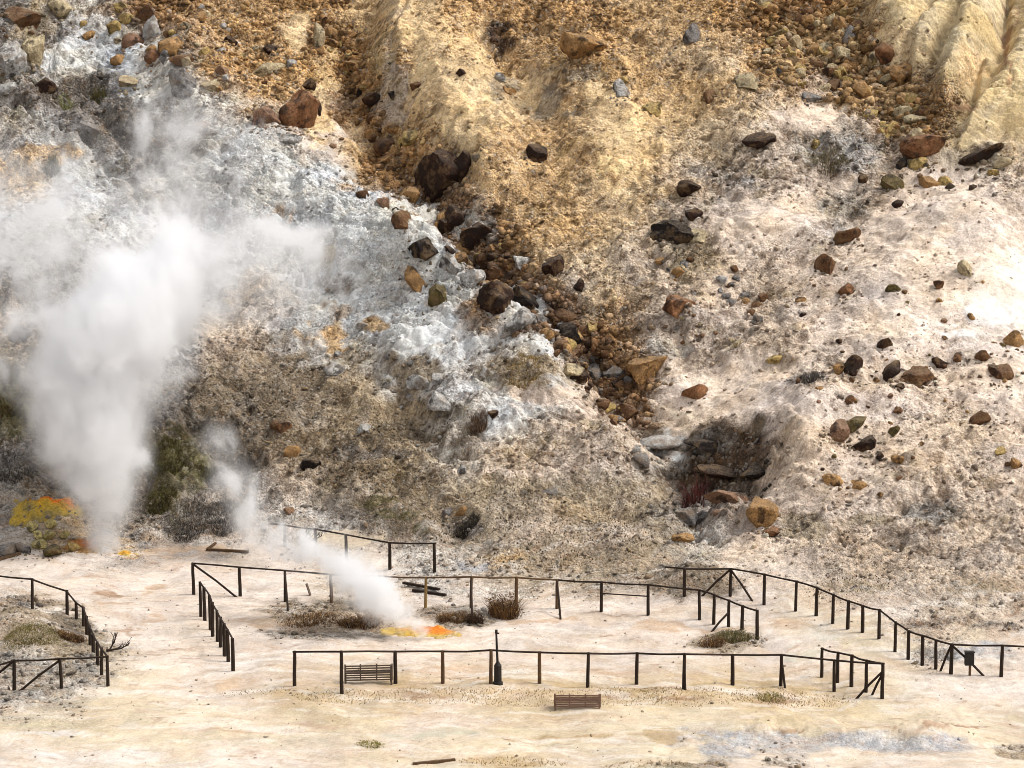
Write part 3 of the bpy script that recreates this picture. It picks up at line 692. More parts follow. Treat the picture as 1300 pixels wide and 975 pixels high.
SPOTS = []
BIG = [
    (560, 221, 64, 62, 'db', 'largest dark brown rounded boulder, at the head of the central gully', 0),
    (589, 204, 24, 36, 'db', 'dark jagged rock leaning behind the largest dark brown boulder', 0),
    (380, 141, 46, 58, 'rt', 'tall rust brown boulder below the orange rubble of the upper left', 0),
    (390, 107, 20, 16, 'db', 'small dark stone on top of the tall rust brown boulder', 0),
    (338, 146, 34, 26, 'pi', 'pinkish brown boulder left of the tall rust boulder', 20),
    (820, 470, 48, 38, 'or', 'ochre boulder with a dark top beside two grey rocks in the gully', 0),
    (757, 471, 28, 26, 'gy', 'left one of two grey rocks touching in the lower gully', 0),
    (780, 473, 28, 28, 'gy', 'grey rock wedged between its grey twin and the ochre boulder', 0),
    (608, 295, 52, 27, 'db', 'long dark reddish boulder below the largest brown boulder', 0),
    (578, 269, 28, 24, 'db', 'dark brown stone just under the largest brown boulder', 0),
    (543, 314, 38, 26, 'bk', 'blackish oval boulder at the upper edge of the white ridge', 0),
    (590, 313, 34, 24, 'or', 'orange stone between the black oval and the long reddish boulder', 0),
    (627, 376, 40, 42, 'db', 'square dark brown boulder standing at the end of the white ridge', 0),
    (669, 384, 46, 20, 'bk', 'black tilted slab right of the square dark boulder', 36),
    (661, 332, 28, 17, 'wh', 'flat whitish stone with a dark underside in the gully', 15),
    (702, 333, 26, 27, 'db', 'single dark brown stone on the tan slope right of the gully', 10),
    (734, 360, 16, 17, 'db', 'small dark stone below the single brown stone on tan slope', 0),
    (720, 423, 36, 28, 'bk', 'blackest rock of the gully, half way down it', 0),
    (722, 402, 32, 18, 'br', 'brown slab lying over the blackest rock of the gully', 12),
    (660, 404, 42, 30, 'wh', 'whitish grey boulder below the black tilted slab', 0),
    (728, 471, 26, 20, 'cr', 'cream orange stone left of the two grey gully rocks', 0),
    (796, 519, 24, 18, 'br', 'brown stone under the ochre dark-topped boulder, at the gully end', 0),
    (774, 517, 16, 13, 'ye', 'yellow stone left of the brown stone at the gully end', 0),
    (784, 531, 22, 10, 'or', 'flat orange stone below the yellow one at the gully end', 0),
    (512, 276, 24, 22, 'br', 'brown stone beside the upper margin of the white ridge', 0),
    (518, 247, 32, 24, 'or', 'bright orange stone left of the foot of the largest dark boulder', 0),
    (486, 257, 16, 14, 'pi', 'small pinkish stone on the margin of the white ridge', 0),
    (460, 246, 15, 12, 'br', 'small brown stone alone at the upper white ridge margin', 0),
    (576, 333, 34, 26, 'wh', 'pale greenish block at the right end of the white ridge', 20),
    (600, 350, 30, 26, 'wh', 'second pale block, lower at the right end of the white ridge', 0),
    (528, 353, 20, 36, 'or', 'upright orange slab stuck in the face of the white ridge', -28),
    (556, 372, 24, 30, 'ol', 'olive grey knob on the face of the white ridge', 0),
    (632, 344, 28, 16, 'br', 'brown flat stone above the square dark boulder', 10),
    (628, 325, 16, 14, 'db', 'dark pebble above the brown flat stone in the gully', 0),
    (680, 193, 26, 26, 'db', 'dark angular stone alone on the tan slope above mid gully', 0),
    (738, 60, 52, 36, 'or', 'ochre brown boulder half buried in the tan slope near the top', 15),
    (788, 112, 26, 20, 'wh', 'white block on the tan slope right of the half buried ochre boulder', 30),
    (793, 101, 13, 10, 'ye', 'yellow stone touching the white block on the tan slope', 0),
    (828, 138, 24, 17, 'ye', 'smooth pale yellow stone below the white block', 0),
    (634, 97, 14, 13, 'wh', 'small white stone under the dark fallen earth at the top', 0),
    (645, 114, 18, 12, 'or', 'orange stone below the small white stone on the upper slope', 0),
    (529, 108, 15, 10, 'br', 'brown stone resting on the tan rock rib', 0),
    (585, 92, 13, 10, 'db', 'dark stone on the crest of the tan rock rib', 0),
    (452, 82, 30, 14, 'or', 'flat orange stone in the rubble left of the tan rib', 0),
    (420, 39, 18, 14, 'or', 'upper of two orange stones by a cream pillar stone', 0),
    (421, 53, 17, 11, 'or', 'lower of two orange stones by a cream pillar stone', 0),
    (403, 45, 13, 38, 'cr', 'cream upright pillar stone in the orange rubble at the top', 10),
    (476, 124, 30, 13, 'db', 'dark flat slab in the rubble left of the tan rib', -10),
    (499, 119, 11, 9, 'bk', 'black pebble beside the dark flat slab', 0),
    (458, 114, 11, 13, 'bk', 'black stone left of the dark flat slab', 0),
    (522, 172, 24, 18, 'ye', 'bright yellow stone at the foot of the tan rib', 0),
    (501, 162, 22, 15, 'or', 'orange stone above the bright yellow stone at the rib foot', 0),
    (490, 184, 30, 22, 'br', 'brown boulder below the bright yellow stone at the rib foot', 0),
    (402, 134, 12, 18, 'db', 'dark stone just right of the tall rust boulder', 0),
    (191, 12, 28, 20, 'br', 'brown boulder at the very top edge, upper left', 0),
    (192, 34, 22, 32, 'wh', 'knobbly white upright rock under the brown top boulder', 0),
    (145, 33, 19, 16, 'ye', 'bright yellow stone left of the knobbly white rock', 0),
    (160, 21, 17, 14, 'ye', 'yellow stone above the bright yellow one, upper left', 0),
    (107, 30, 13, 9, 'ye', 'small yellow stone high on the pale grey debris', 0),
    (113, 45, 16, 12, 'or', 'orange brown stone below the small yellow stone on pale debris', 0),
    (170, 50, 28, 20, 'pi', 'pinkish brown boulder left below the knobbly white rock', 0),
    (216, 55, 34, 27, 'or', 'ochre brown boulder right below the knobbly white rock', 20),
    (228, 73, 30, 14, 'br', 'brown slab under the ochre boulder, upper left', 15),
    (194, 70, 22, 18, 'rt', 'rust red stone below the pinkish boulder, upper left', 0),
    (209, 69, 13, 19, 'gy', 'grey upright stone touching the rust red stone', 0),
    (149, 75, 17, 15, 'or', 'round apricot stone on the pale debris, upper left', 0),
    (58, 107, 25, 23, 'db', 'dark brown hollow-faced boulder under the left cliff', 0),
    (12, 109, 26, 14, 'wh', 'whitish flat rock at the left edge under the cliff', 0),
    (164, 103, 30, 16, 'cr', 'cream pink low boulder in the pale debris', 0),
    (232, 102, 42, 28, 'gy', 'large grey boulder in the pale debris below the ochre boulder', 25),
    (281, 90, 17, 17, 'pi', 'purplish round stone at the edge of the orange rubble', 0),
    (268, 104, 28, 22, 'cr', 'cream boulder below the purplish round stone', 0),
    (293, 51, 15, 13, 'db', 'dark stone high in the orange rubble', 0),
    (347, 61, 26, 12, 'db', 'dark flat stone in the orange rubble above the cream slab', 0),
    (339, 88, 42, 18, 'cr', 'cream yellow slab in the orange rubble', -5),
    (369, 79, 15, 12, 'wh', 'white stone right of the cream yellow slab', 0),
    (370, 177, 26, 13, 'wh', 'white stone below the tall rust brown boulder', 0),
    (252, 159, 28, 14, 'pi', 'faint pinkish stone half veiled by the high steam', 0),
    (115, 168, 36, 16, 'gy', 'pale grey slab dipping right on the dark left slope', 28),
    (30, 425, 36, 22, 'gy', 'grey boulder at the left edge beside the steam', 0),
    (948, 100, 30, 17, 'cr', 'cream rounded stone left of the right rubble chute', 0),
    (903, 121, 18, 20, 'br', 'brown crumbly stone left of the cream rounded stone', 0),
    (880, 40, 26, 28, 'gy', 'dark grey rock knob on the upper slope left of the chute', 0),
    (1075, 42, 24, 22, 'gy', 'grey brown boulder near the cliff in the right chute', 0),
    (1021, 25, 19, 17, 'br', 'brown stone high in the right chute', 0),
    (1071, 65, 26, 16, 'cr', 'pale orange flat-topped stone in the middle of the right chute', 0),
    (1080, 78, 26, 16, 'or', 'orange stone under the pale flat-topped stone', 0),
    (1050, 90, 22, 12, 'br', 'brown flat stone left of the orange pair in the right chute', 0),
    (1126, 68, 26, 30, 'rt', 'rust orange upright boulder at the cliff foot', 0),
    (1141, 89, 42, 24, 'or', 'long ochre boulder right of the rust upright one at the cliff foot', 10),
    (1096, 113, 30, 27, 'or', 'orange block in the middle right chute', 0),
    (1158, 125, 20, 20, 'ye', 'yellow cream stone below the long ochre boulder', 0),
    (1149, 142, 20, 17, 'cr', 'cream stone below the yellow cream stone in the chute', 0),
    (1164, 149, 32, 13, 'cr', 'long cream cobble under the big pale cliff', -12),
    (1170, 182, 48, 25, 'rt', 'large flat orange boulder at the lower end of the right chute', -6),
    (1131, 161, 18, 12, 'ye', 'small yellow stone above the lower end of the right chute', 0),
    (1146, 206, 20, 18, 'bk', 'black rock under the large flat orange boulder', 0),
    (1030, 122, 26, 12, 'gy', 'grey slab on the pale shelf left of the right chute', 0),
    (993, 90, 13, 14, 'gy', 'small grey stone at the left margin of the right chute', 0),
    (965, 177, 40, 15, 'db', 'dark low stone standing in for a shadow below the cream rounded stone', 0),  # dark stone put where there is only a shadow on the slope
    (1036, 183, 13, 16, 'ye', 'yellow upright stone on the grey patch below the shelf', 0),
    (1167, 208, 24, 18, 'ye', 'yellow orange stone below the large flat orange boulder', 0),
    (1180, 231, 22, 17, 'or', 'orange cobble at the top of the pink mound', 0),
    (1201, 229, 19, 14, 'ye', 'yellow round cobble at the top of the pink mound', 0),
    (1135, 231, 26, 22, 'ol', 'olive grey crumbly rock left of the pink mound top', 0),
    (1242, 198, 62, 13, 'db', 'long dark ledge rising right above the pink mound', -24),
    (1272, 205, 26, 12, 'cr', 'cream stone under the long dark ledge', -10),
    (1262, 219, 15, 9, 'ye', 'yellow pebble under the long dark ledge', 0),
    (854, 293, 52, 28, 'bk', 'blackish mossy boulder in the middle of the right slope', 8),
    (888, 298, 24, 19, 'cr', 'cream stone stuck to the right end of the mossy black boulder', 0),
    (875, 236, 28, 17, 'db', 'dark brown stone above the mossy black boulder', 0),
    (881, 269, 22, 13, 'db', 'dark low stone between two others above the mossy boulder', 0),
    (863, 344, 17, 14, 'or', 'orange and white stone below the mossy black boulder', 0),
    (916, 354, 15, 10, 'wh', 'small white stone right of the orange and white stone', 0),
    (863, 387, 38, 28, 'rt', 'rust brown boulder below the orange and white stone', 0),
    (1049, 333, 28, 24, 'br', 'brown angular rock on the pink slope', 20),
    (1077, 366, 24, 16, 'rt', 'rust red block alone on the pink slope', 0),
    (1134, 365, 18, 12, 'ol', 'olive flat stone right of the rust red block', -15),
    (1225, 341, 17, 25, 'cr', 'upright cream and orange stone on the pink slope', 10),
    (1192, 360, 13, 11, 'br', 'small brown stone left of the upright cream stone', 0),
    (1076, 296, 34, 17, 'br', 'striped brown outcrop left of the pink mound', -25),
    (1139, 258, 18, 10, 'db', 'dark stone on the left shoulder of the pink mound', -15),
    (1095, 225, 13, 12, 'db', 'small dark stone left of the olive crumbly rock', 0),
    (970, 378, 13, 12, 'br', 'small brown stone in the middle of the pink grey slope', 0),
    (1017, 380, 13, 8, 'or', 'small flat orange stone on the pink grey slope', 0),
    (884, 494, 32, 20, 'rt', 'crumbly rust rock on pale ground right of the ochre boulder', 0),
    (985, 456, 21, 11, 'ye', 'yellow tilted slab on the pale pink slope', -30),
    (1084, 461, 22, 24, 'db', 'dark pointed rock on the pale pink slope', 0),
    (1066, 466, 18, 16, 'or', 'tan stone touching the dark pointed rock', 0),
    (1131, 472, 36, 15, 'db', 'dark slab leaning steeply left of a brown boulder', -48),
    (1164, 478, 40, 24, 'br', 'brown and ochre boulder right of the dark leaning slab', 8),
    (1143, 490, 13, 9, 'db', 'dark pebble between the leaning slab and the brown boulder', 0),
    (1287, 428, 27, 23, 'or', 'round orange boulder at the right edge of the picture', 0),
    (1271, 471, 27, 21, 'br', 'brown crumbly rock below the round orange boulder', 0),
    (1248, 449, 20, 12, 'br', 'brown low rock left below the round orange boulder', 0),
    (1217, 452, 12, 11, 'br', 'small brown rock left of the brown low rock on the right', 0),
    (1193, 458, 17, 12, 'db', 'small dark rock right above the brown and ochre boulder', 0),
    (1125, 433, 20, 13, 'db', 'dark flat rock above the leaning slab', 0),
    (1245, 530, 26, 21, 'br', 'ochre and brown round rock on the lower right slope', 0),
    (1096, 562, 30, 21, 'db', 'dark brown round rock beside the striped tan slabs', 0),
    (1066, 546, 34, 22, 'pi', 'left of two striped tan slabs standing on edge', -50),
    (1086, 537, 30, 13, 'ol', 'right of two striped tan slabs standing on edge', -30),
    (1141, 520, 13, 10, 'br', 'small brown rock under the brown and ochre boulder', 0),
    (1135, 546, 15, 12, 'ol', 'small tan rock right of the striped slabs', 0),
    (1078, 507, 13, 12, 'br', 'small brown rock above the striped tan slabs', 0),
    (1142, 581, 20, 9, 'or', 'flat orange rock right below the dark round rock', 0),
    (1117, 580, 10, 11, 'db', 'dark pebble right under the dark brown round rock', 0),
    (1270, 572, 13, 12, 'ye', 'yellow pebble on the lower right slope', 0),
    (1291, 588, 15, 14, 'or', 'orange rock at the right edge, low on the slope', 0),
    (1058, 607, 24, 13, 'or', 'orange flat rock right of the dark hollow', 0),
    (1090, 614, 22, 11, 'or', 'crumbly orange rock beside the orange flat rock', 0),
    (969, 652, 40, 36, 'or', 'round orange and black boulder below the dark hollow', 0),
    (921, 631, 54, 18, 'pi', 'long tan striped slab lying in the dark hollow', 14),
    (898, 566, 54, 12, 'bk', 'upper left dark ledge inside the dark hollow', 6),
    (962, 598, 44, 15, 'bk', 'black ledge at the right inside the dark hollow', -8),
    (912, 598, 50, 11, 'db', 'dark brown middle ledge inside the dark hollow', 5),
    (983, 674, 19, 12, 'rt', 'rust stone at the foot of the round orange boulder', 0),
    (867, 681, 26, 11, 'or', 'orange and dark flat stone at the foot of the slope', 0),
    (872, 652, 24, 19, 'gy', 'left of two grey rocks below the dark hollow', 0),
    (892, 656, 20, 16, 'gy', 'right of two grey rocks below the dark hollow', 0),
    (838, 560, 60, 12, 'wh', 'long pale ledge left of the dark hollow', -4),
    (815, 582, 26, 16, 'gy', 'blue grey rock under the long pale ledge', 20),
    (461, 543, 16, 15, 'wh', 'round whitish stone alone on the brown lower slope', 0),
    (587, 595, 14, 10, 'wh', 'small whitish stone lowest on the brown slope', 0),
    (424, 467, 28, 16, 'wh', 'white stone at the left below the white ridge', 0),
    (533, 484, 32, 17, 'wh', 'white flat block at the lower ridge, by two others', 0),
    (558, 479, 19, 14, 'wh', 'white small block right of the white flat block', 0),
    (565, 515, 42, 20, 'wh', 'longest white slab at the lower tip of the ridge', 25),
    (626, 526, 13, 10, 'db', 'dark lone pebble on the pale mid slope', 0),
    (461, 412, 20, 10, 'wh', 'white low stone above the yellowish patch', 0),
    (356, 540, 26, 18, 'br', 'brown stone with a pale rim on the dark slope by the steam', -10),
    (371, 571, 24, 17, 'or', 'apricot pitted stone below the brown pale-rimmed stone', 0),
    (394, 588, 24, 16, 'bk', 'black rock right of the apricot pitted stone', 0),
    (367, 649, 14, 8, 'pi', 'small pinkish slab above the far back fence', 0),
    (568, 649, 13, 12, 'gy', 'small grey stone at the foot of the middle slope', 0),
    (586, 647, 17, 11, 'or', 'orange grey stone beside the small grey one', 0),
    (695, 623, 24, 11, 'gy', 'dark grey flat rock on the low scrubby slope', 0),
    (15, 75, 38, 46, 'wh', 'white cliff block at the left edge', 10),
    (37, 60, 28, 42, 'cr', 'cream cliff block beside the white one at the left', 8),
    (24, 22, 50, 26, 'br', 'brown ochre cliff block at the top left corner', 10),
    (76, 8, 34, 20, 'cr', 'cream brown block right of the top left corner', 30),
    (49, 682, 13, 10, 'sy', 'pale yellow stone in front of the orange sulphur mound', 0),
    (50, 692, 19, 10, 'sy', 'pale slab lowest in the sulphur stone pile', 0),
    (66, 666, 15, 11, 'sy', 'yellow stone topmost in the sulphur stone pile', 0),
    (63, 681, 13, 11, 'sy', 'yellow stone in the middle of the sulphur stone pile', 0),
    (82, 681, 12, 9, 'sy', 'yellow stone at the right of the sulphur stone pile', 0),
    (42, 670, 13, 11, 'sy', 'greenish yellow stone at the left of the sulphur stone pile', 0),
    (66, 701, 22, 13, 'ol', 'olive grey stone at the foot of the sulphur mound', 0),
    (93, 696, 15, 10, 'ye', 'dull yellow stone at the right foot of the sulphur mound', 0),
    (30, 697, 18, 12, 'gy', 'grey stone left of the sulphur stone pile', 0),
    (10, 699, 24, 15, 'gy', 'grey stone at the left edge by the sulphur mound', 0),
]
for a in BIG:
    rock_obj(*a[:6], tilt=a[6])

POOL = []
for k in range(10):
    v, f = rock_mesh(900 + k, 2, 8)
    me = bpy.data.meshes.new('stone'); me.from_pydata(v.tolist(), [], f.tolist()); me.materials.append(M_STONE)
    me.polygons.foreach_set('use_smooth', np.ones(len(f), bool)); me.update()
    try: me.set_sharp_from_angle(angle=math.radians(38))
    except Exception: pass
    POOL.append(me)
FIELDS = [  # outline, count, size px, colours, label, group
    ([(960, -5), (1090, -5), (1095, 40), (1140, 95), (1185, 150), (1185, 185), (1140, 190), (1080, 120), (1010, 120), (960, 60)], 100, (9, 22), ['or', 'cr', 'ye', 'cr', 'br', 'ye', 'or'],
     'ochre cobble in the rubble chute below the pale cliff', 'cobbles in the right rubble chute'),
    ([(150, 0), (250, 0), (330, 60), (350, 130), (300, 140), (230, 90), (130, 50)], 30, (8, 17), ['or', 'ye', 'cr', 'br', 'wh'],
     'small ochre or pale cobble in the upper left debris', 'cobbles in the upper left debris'),
    ([(410, 20), (450, 30), (470, 110), (520, 190), (540, 250), (510, 250), (450, 180), (420, 110)], 30, (8, 17), ['or', 'br', 'ye', 'db', 'or'],
     'ochre cobble in the rubble strip left of the tan rib', 'cobbles left of the tan rib'),
    ([(540, 260), (620, 290), (690, 370), (780, 430), (820, 510), (780, 540), (720, 470), (640, 380), (560, 310)], 96, (8, 24), ['or', 'br', 'db', 'br', 'ye', 'or', 'gy', 'db'],
     'small mixed cobble among the boulders of the central gully', 'cobbles in the central gully'),
    ([(1000, 400), (1290, 320), (1290, 620), (1060, 660), (1000, 520)], 46, (5, 10), ['br', 'db', 'or', 'br', 'ol', 'or', 'pi'],
     'small brown stone scattered on the pale pink slope', 'stones scattered on the pink slope'),
    ([(830, 320), (980, 340), (960, 440), (860, 440)], 34, (6, 13), ['br', 'or', 'cr', 'gy'],
     'small stone on the grey pink slope right of the gully', 'stones right of the gully'),
    ([(400, 440), (600, 460), (640, 520), (480, 520)], 12, (6, 11), ['wh', 'gy', 'wh'],
     'small whitish stone below the white ridge', 'stones below the white ridge'),
]
for poly, n, (a, b), cols, label, grp in FIELDS:
    xs = [q[0] for q in poly]; ys = [q[1] for q in poly]; k = 0
    while k < n:
        x, y = random.uniform(min(xs), max(xs)), random.uniform(min(ys), max(ys))
        if poly_sd(np.array([x]), np.array([y]), poly)[0] < 2: continue
        w = a + (b - a) * random.random() ** 1.6
        rock_obj(x, y, w, w * random.uniform(.6, .9), random.choice(cols), label, 0, grp, random.choice(POOL), 'cobble'); k += 1

dx_, dy_, ds_, dc_ = [], [], [], []
for (x, y, r, cc, a) in SPOTS:
    for _ in range(int(min(26, 5 + a / 30))):
        t = random.gauss(0, 1.0)
        dx_.append(x + t * r); dy_.append(y - abs(random.gauss(0, .9)) * r + r * .3)
        ds_.append(min(.5, max(.05, r * random.uniform(.08, .42) ** 1.15)))
        w_ = random.random() * .8
        dc_.append((np.array(cc) * w_ + np.array([.30, .24, .17]) * (1 - w_)) * random.uniform(.6, 1.25))
gravel_at(np.array(dx_), np.array(dy_), np.array(ds_), np.array(dc_), 'debris', 'chips and broken pieces lying round the boulders')

# ------------------------------------------------------------------ sulphur crusts
def crust(name, px, py, w, h, rise, seed, label, stops, hot):
    """a lumpy low heap that follows the ground; hot = where the orange core lies"""
    p = hit(px, py); k = 1 / ppm(p); rx = w * k / 2
    q0, q1 = hit(px, py + h / 2), hit(px, py - h / 2)
    ry = max((q1.y - q0.y) / 2, .15); cy = (q0.y + q1.y) / 2
    n = 70; g = np.linspace(-1.25, 1.25, n); U, V = np.meshgrid(g, g)
    X = p.x + U * rx; Y = cy + V * ry
    r = np.hypot(U, V) + (.22 if w < 5 * h else .13) * fbm(X * 1.3, Y * 1.3, seed, 4)
    lump = np.maximum(fbm(X * 3., Y * 3., seed + 3, 4, .6), -.25)
    zz = height(X, Y) + rise * np.clip(1 - r * r, -1, 1) * (1 + .5 * lump) + .06 * lump * (r < 1) - .02 - .25 * np.clip(r - 1, 0, 1)
    t = np.clip(1 - r + .35 * fbm(X * 2.2, Y * 2.2, seed + 9, 4, .6), 0, 1)
    hx = np.hypot((U - hot[0]) / hot[2], (V - hot[1]) / hot[3]) + .3 * lump
    o = sstep(1.35, .1, hx)[..., None]
    c = np.stack([np.interp(t, [0, .35, .8], [lin(s)[i] * ALB for s in stops[:3]]) for i in range(3)], -1)
    c = c * (1 - o) + lin(stops[3]) * ALB * o
    dkk = sstep(.3, 1., fbm(X * 4.1, Y * 4.1, seed + 13, 4, .6))[..., None] * .42
    c = c * (1 - dkk) + np.array([.10, .08, .035]) * dkk
    i = np.arange(n * n).reshape(n, n)
    f = np.stack([i[:-1, :-1], i[:-1, 1:], i[1:, 1:], i[1:, :-1]], -1).reshape(-1, 4)
    keep = (r.ravel()[f] < 1.22).all(1)
    o_ = mesh_np(name, np.stack([X, Y, zz], -1).reshape(-1, 3), f[keep], M_CRUST, c.reshape(-1, 3), smooth=True)
    return tag(o_, label, 'sulphur deposit')

crust('sulphur_mound', 58, 645, 90, 34, .14, 3, 'orange and yellow sulphur mound at the foot of the large steam column',
      [(170, 150, 96), (208, 174, 80), (228, 182, 66), (242, 122, 34)], (.1, .35, .8, .5))
crust('sulphur_crust', 536, 803, 108, 17, .10, 5, 'flat orange and yellow sulphur crust under the small steam plume',
      [(205, 180, 130), (206, 172, 84), (216, 160, 64), (230, 124, 44)], (.2, .2, .6, .6))
crust('sulphur_crust', 159, 703, 34, 9, .06, 8, 'small bright yellow sulphur patch right of the large steam column foot',
      [(215, 195, 140), (220, 184, 88), (224, 172, 62), (226, 160, 60)], (0, 0, .5, .5))
crust('sulphur_crust', 108, 692, 60, 22, .10, 12, 'dull orange sulphur crust directly beneath the large steam column',
      [(190, 160, 118), (190, 144, 90), (196, 138, 72), (206, 124, 66)], (0, 0, .6, .6))

# ------------------------------------------------------------------ fences
def post(parent, base, top, r, mat):
    o = Vector(parent.location)
    j = lambda a: Vector((random.uniform(-a, a), random.uniform(-a, a), 0))
    top = top + j(.025)
    b0, t0 = base - o, top - o
    m = MB().tube([b0 - Vector((0, 0, .25)), b0 + (t0 - b0) * .35 + j(.008), b0 + (t0 - b0) * .7 + j(.008), t0 + Vector((0, 0, .03))], [r * 1.12, r * 1.03, r, r * .9], 8)
    return m.build('post', mat, parent)

def fence(label, posts, braces=(), closed_rails=None, r=.058, rail_r=.036, mats=None, extra_rails=(), start=None, end=None):
    """posts: (px, py_top, py_base); braces: ((px,py_top as fraction on post i), foot px, foot py)"""
    pts = []
    for (x, yt, yb) in posts:
        b = hit(x, yb); h = (yb - yt) / ppm(b) / CT
        pts.append((b, b + Vector((0, 0, h))))
    f = empty('wooden_fence', pts[0][0], label, 'fence', 'dark post-and-rail fences')
    o = Vector(f.location)
    for i, (b, t) in enumerate(pts):
        mt = (mats or {}).get(i, M_POST)
        q = post(f, b, t, r * random.uniform(.92, 1.1), mt)
        if mt is M_PALE: q['label'] = 'yellowed pale post'
    tops = [t for b, t in pts]
    if start: tops = [hit_at(start[0], start[1], tops[0].y + start[2])] + tops
    if end: tops = tops + [hit_at(end[0], end[1], tops[-1].y + end[2])]
    brk = closed_rails or []
    for i in range(len(tops) - 1):
        if i in brk: continue
        a, b = tops[i] - o, tops[i + 1] - o
        mid = (a + b) / 2 + Vector((0, random.uniform(-.01, .01), random.uniform(-.03, .012)))
        d = (b - a).normalized() * .05
        q = MB().tube([a - d, mid, b + d], [rail_r, rail_r * .92, rail_r], 7).build('rail', (mats or {}).get(('r', i), M_POST), f)
    for i, fr, x, y in braces:
        b, t = pts[i]
        g = hit(x, y)
        MB().tube([b + (t - b) * fr - o, (b + (t - b) * fr + g) / 2 - o, g - Vector((0, 0, .08)) - o], rail_r * 1.15, 7).build('brace', M_POST, f)
    for i, j, fr in extra_rails:
        a = pts[i][0] + (pts[i][1] - pts[i][0]) * fr - o; b = pts[j][0] + (pts[j][1] - pts[j][0]) * fr - o
        MB().tube([a, b], rail_r * .7, 6).build('rail', M_POST, f)
    return f

def hit_at(px, py, y):
    a, b, c = ray(px, py); t = y / float(b)
    return Vector((float(a) * t, y, CAM_H + float(c) * t))

fence('fence curving round the scrubby mound at the left edge',
      [(41, 735, 773), (85, 750, 780), (97, 765, 786), (106, 771, 795), (110, 783, 806), (114, 795, 819), (119, 806, 832), (124, 815, 845), (129, 823, 857), (137, 833, 871),
       (78, 836, 874), (18, 838, 876)],
      braces=[(10, .97, 22, 877), (11, .98, -18, 868)], start=(-12, 730, .3), end=(-20, 848, -.3))
fence('short fence of close posts running towards us left of the middle',
      [(255, 739, 783), (260, 746, 788), (267, 756, 800), (270, 765, 808), (276, 776, 815), (280, 784, 822), (285, 792, 833), (290, 800, 840), (296, 811, 852)])
fence('long fence behind the small steam plume with a diagonal brace at its left end',
      [(246, 715, 755), (305, 720, 757), (362, 724, 764), (421, 729, 765), (479, 731, 768), (540, 733, 772), (598, 732, 772), (655, 733, 774), (707, 736, 773), (763, 739, 777), (823, 742, 781),
       (888, 749, 787), (906, 755, 793), (925, 762, 796), (942, 769, 800), (961, 775, 812)],
      braces=[(0, .97, 303, 758), (2, .97, 366, 777), (8, .97, 712, 787), (6, .9, 600, 793), (13, .55, 901, 803)], mats={5: M_PALE, 6: M_BROWN, 3: M_BROWN, 4: M_BROWN, 7: M_BROWN, 8: M_BROWN, ('r', 4): M_BROWN, ('r', 5): M_BROWN, ('r', 6): M_BROWN, ('r', 7): M_BROWN},
      extra_rails=[(9, 10, .62)])
fence('farthest fence, five posts at the foot of the slope behind the small plume',
      [(362, 667, 694), (401, 672, 706), (440, 679, 712), (495, 689, 723), (552, 690, 727)], start=(344, 665, .2))
fence('right hand fence descending in a long curve past the small box',
      [(869, 722, 757), (927, 722, 757), (970, 729, 768), (1010, 738, 776), (1036, 746, 782), (1057, 755, 792), (1076, 763, 799), (1095, 769, 803), (1116, 774, 811), (1136, 790, 828), (1153, 801, 838),
       (1171, 807, 845), (1188, 813, 850), (1207, 818, 856), (1271, 819, 859)],
      braces=[(1, .98, 889, 757), (1, .98, 957, 764), (13, .98, 1193, 852), (13, .98, 1251, 858)], start=(846, 720, .5), end=(1330, 822, 0))
fence('front fence with the bench and pole, turning a corner at its right end',
      [(374, 827, 871), (434, 827, 881), (502, 827, 868), (562, 827, 868), (623, 825, 868), (685, 828, 868), (746, 829, 873), (808, 829, 869), (868, 830, 875), (930, 831, 870), (991, 831, 871),
       (1059, 838, 878), (1120, 842, 887), (1099, 838, 879), (1081, 832, 872), (1063, 828, 867), (1043, 823, 860)],
      braces=[(12, .78, 1085, 887), (12, .72, 1106, 882), (10, .95, 997, 874), (8, .95, 870, 876)], mats={3: M_BROWN, 4: M_BROWN, 5: M_BROWN})

# ------------------------------------------------------------------ benches, pole, box, planks
def bench(px, py, width_px, h_px, rz, mat, label, lean=.12):
    p = hit(px, py); k = 1 / ppm(p); w = width_px * k; h = h_px * k / CT
    o = empty('park_bench', p, label, 'bench', 'slatted wooden benches'); o.rotation_euler = (0, 0, rz)
    bk = MB(); n = 7; z0 = h * .18
    for i in range(n):
        z = z0 + (h - z0 - .03) * i / (n - 1)
        bk.box((0, -lean * (z - z0), z + .012), (w * .96, .028, .046))
    bk.build('backrest', mat, o, .004)
    for x in (-w / 2 + .03, -w / 6, w / 6, w / 2 - .03):
        up = MB().bar((x, .028, z0 - .02), (x, .028 - lean * (h - z0), h + .04), .045, .03).build('upright', mat, o, .004)
    st = MB()
    for i in range(4):
        st.box((0, .10 + i * .10, h * .52), (w * .98, .08, .035))
    st.build('seat', mat, o, .004)
    for x in (-w / 2 + .05, w / 2 - .05):
        for y in (.04, .42):
            MB().box((x, y, h * .25 - .04), (.06, .06, h * .5 + .06)).build('leg', mat, o, .005)
        MB().box((x, .22, h * .80), (.06, .46, .035)).build('armrest', mat, o, .005)
        MB().box((x, .43, h * .66), (.05, .05, h * .25)).build('arm_support', mat, o, .004)
    return o
bench(468, 868, 62, 24, math.radians(5), M_BENCH, 'grey brown slatted bench behind the front fence')
bench(733, 901, 60, 19, math.radians(-1), M_BENCHP, 'reddish slatted bench standing alone in front of the front fence')

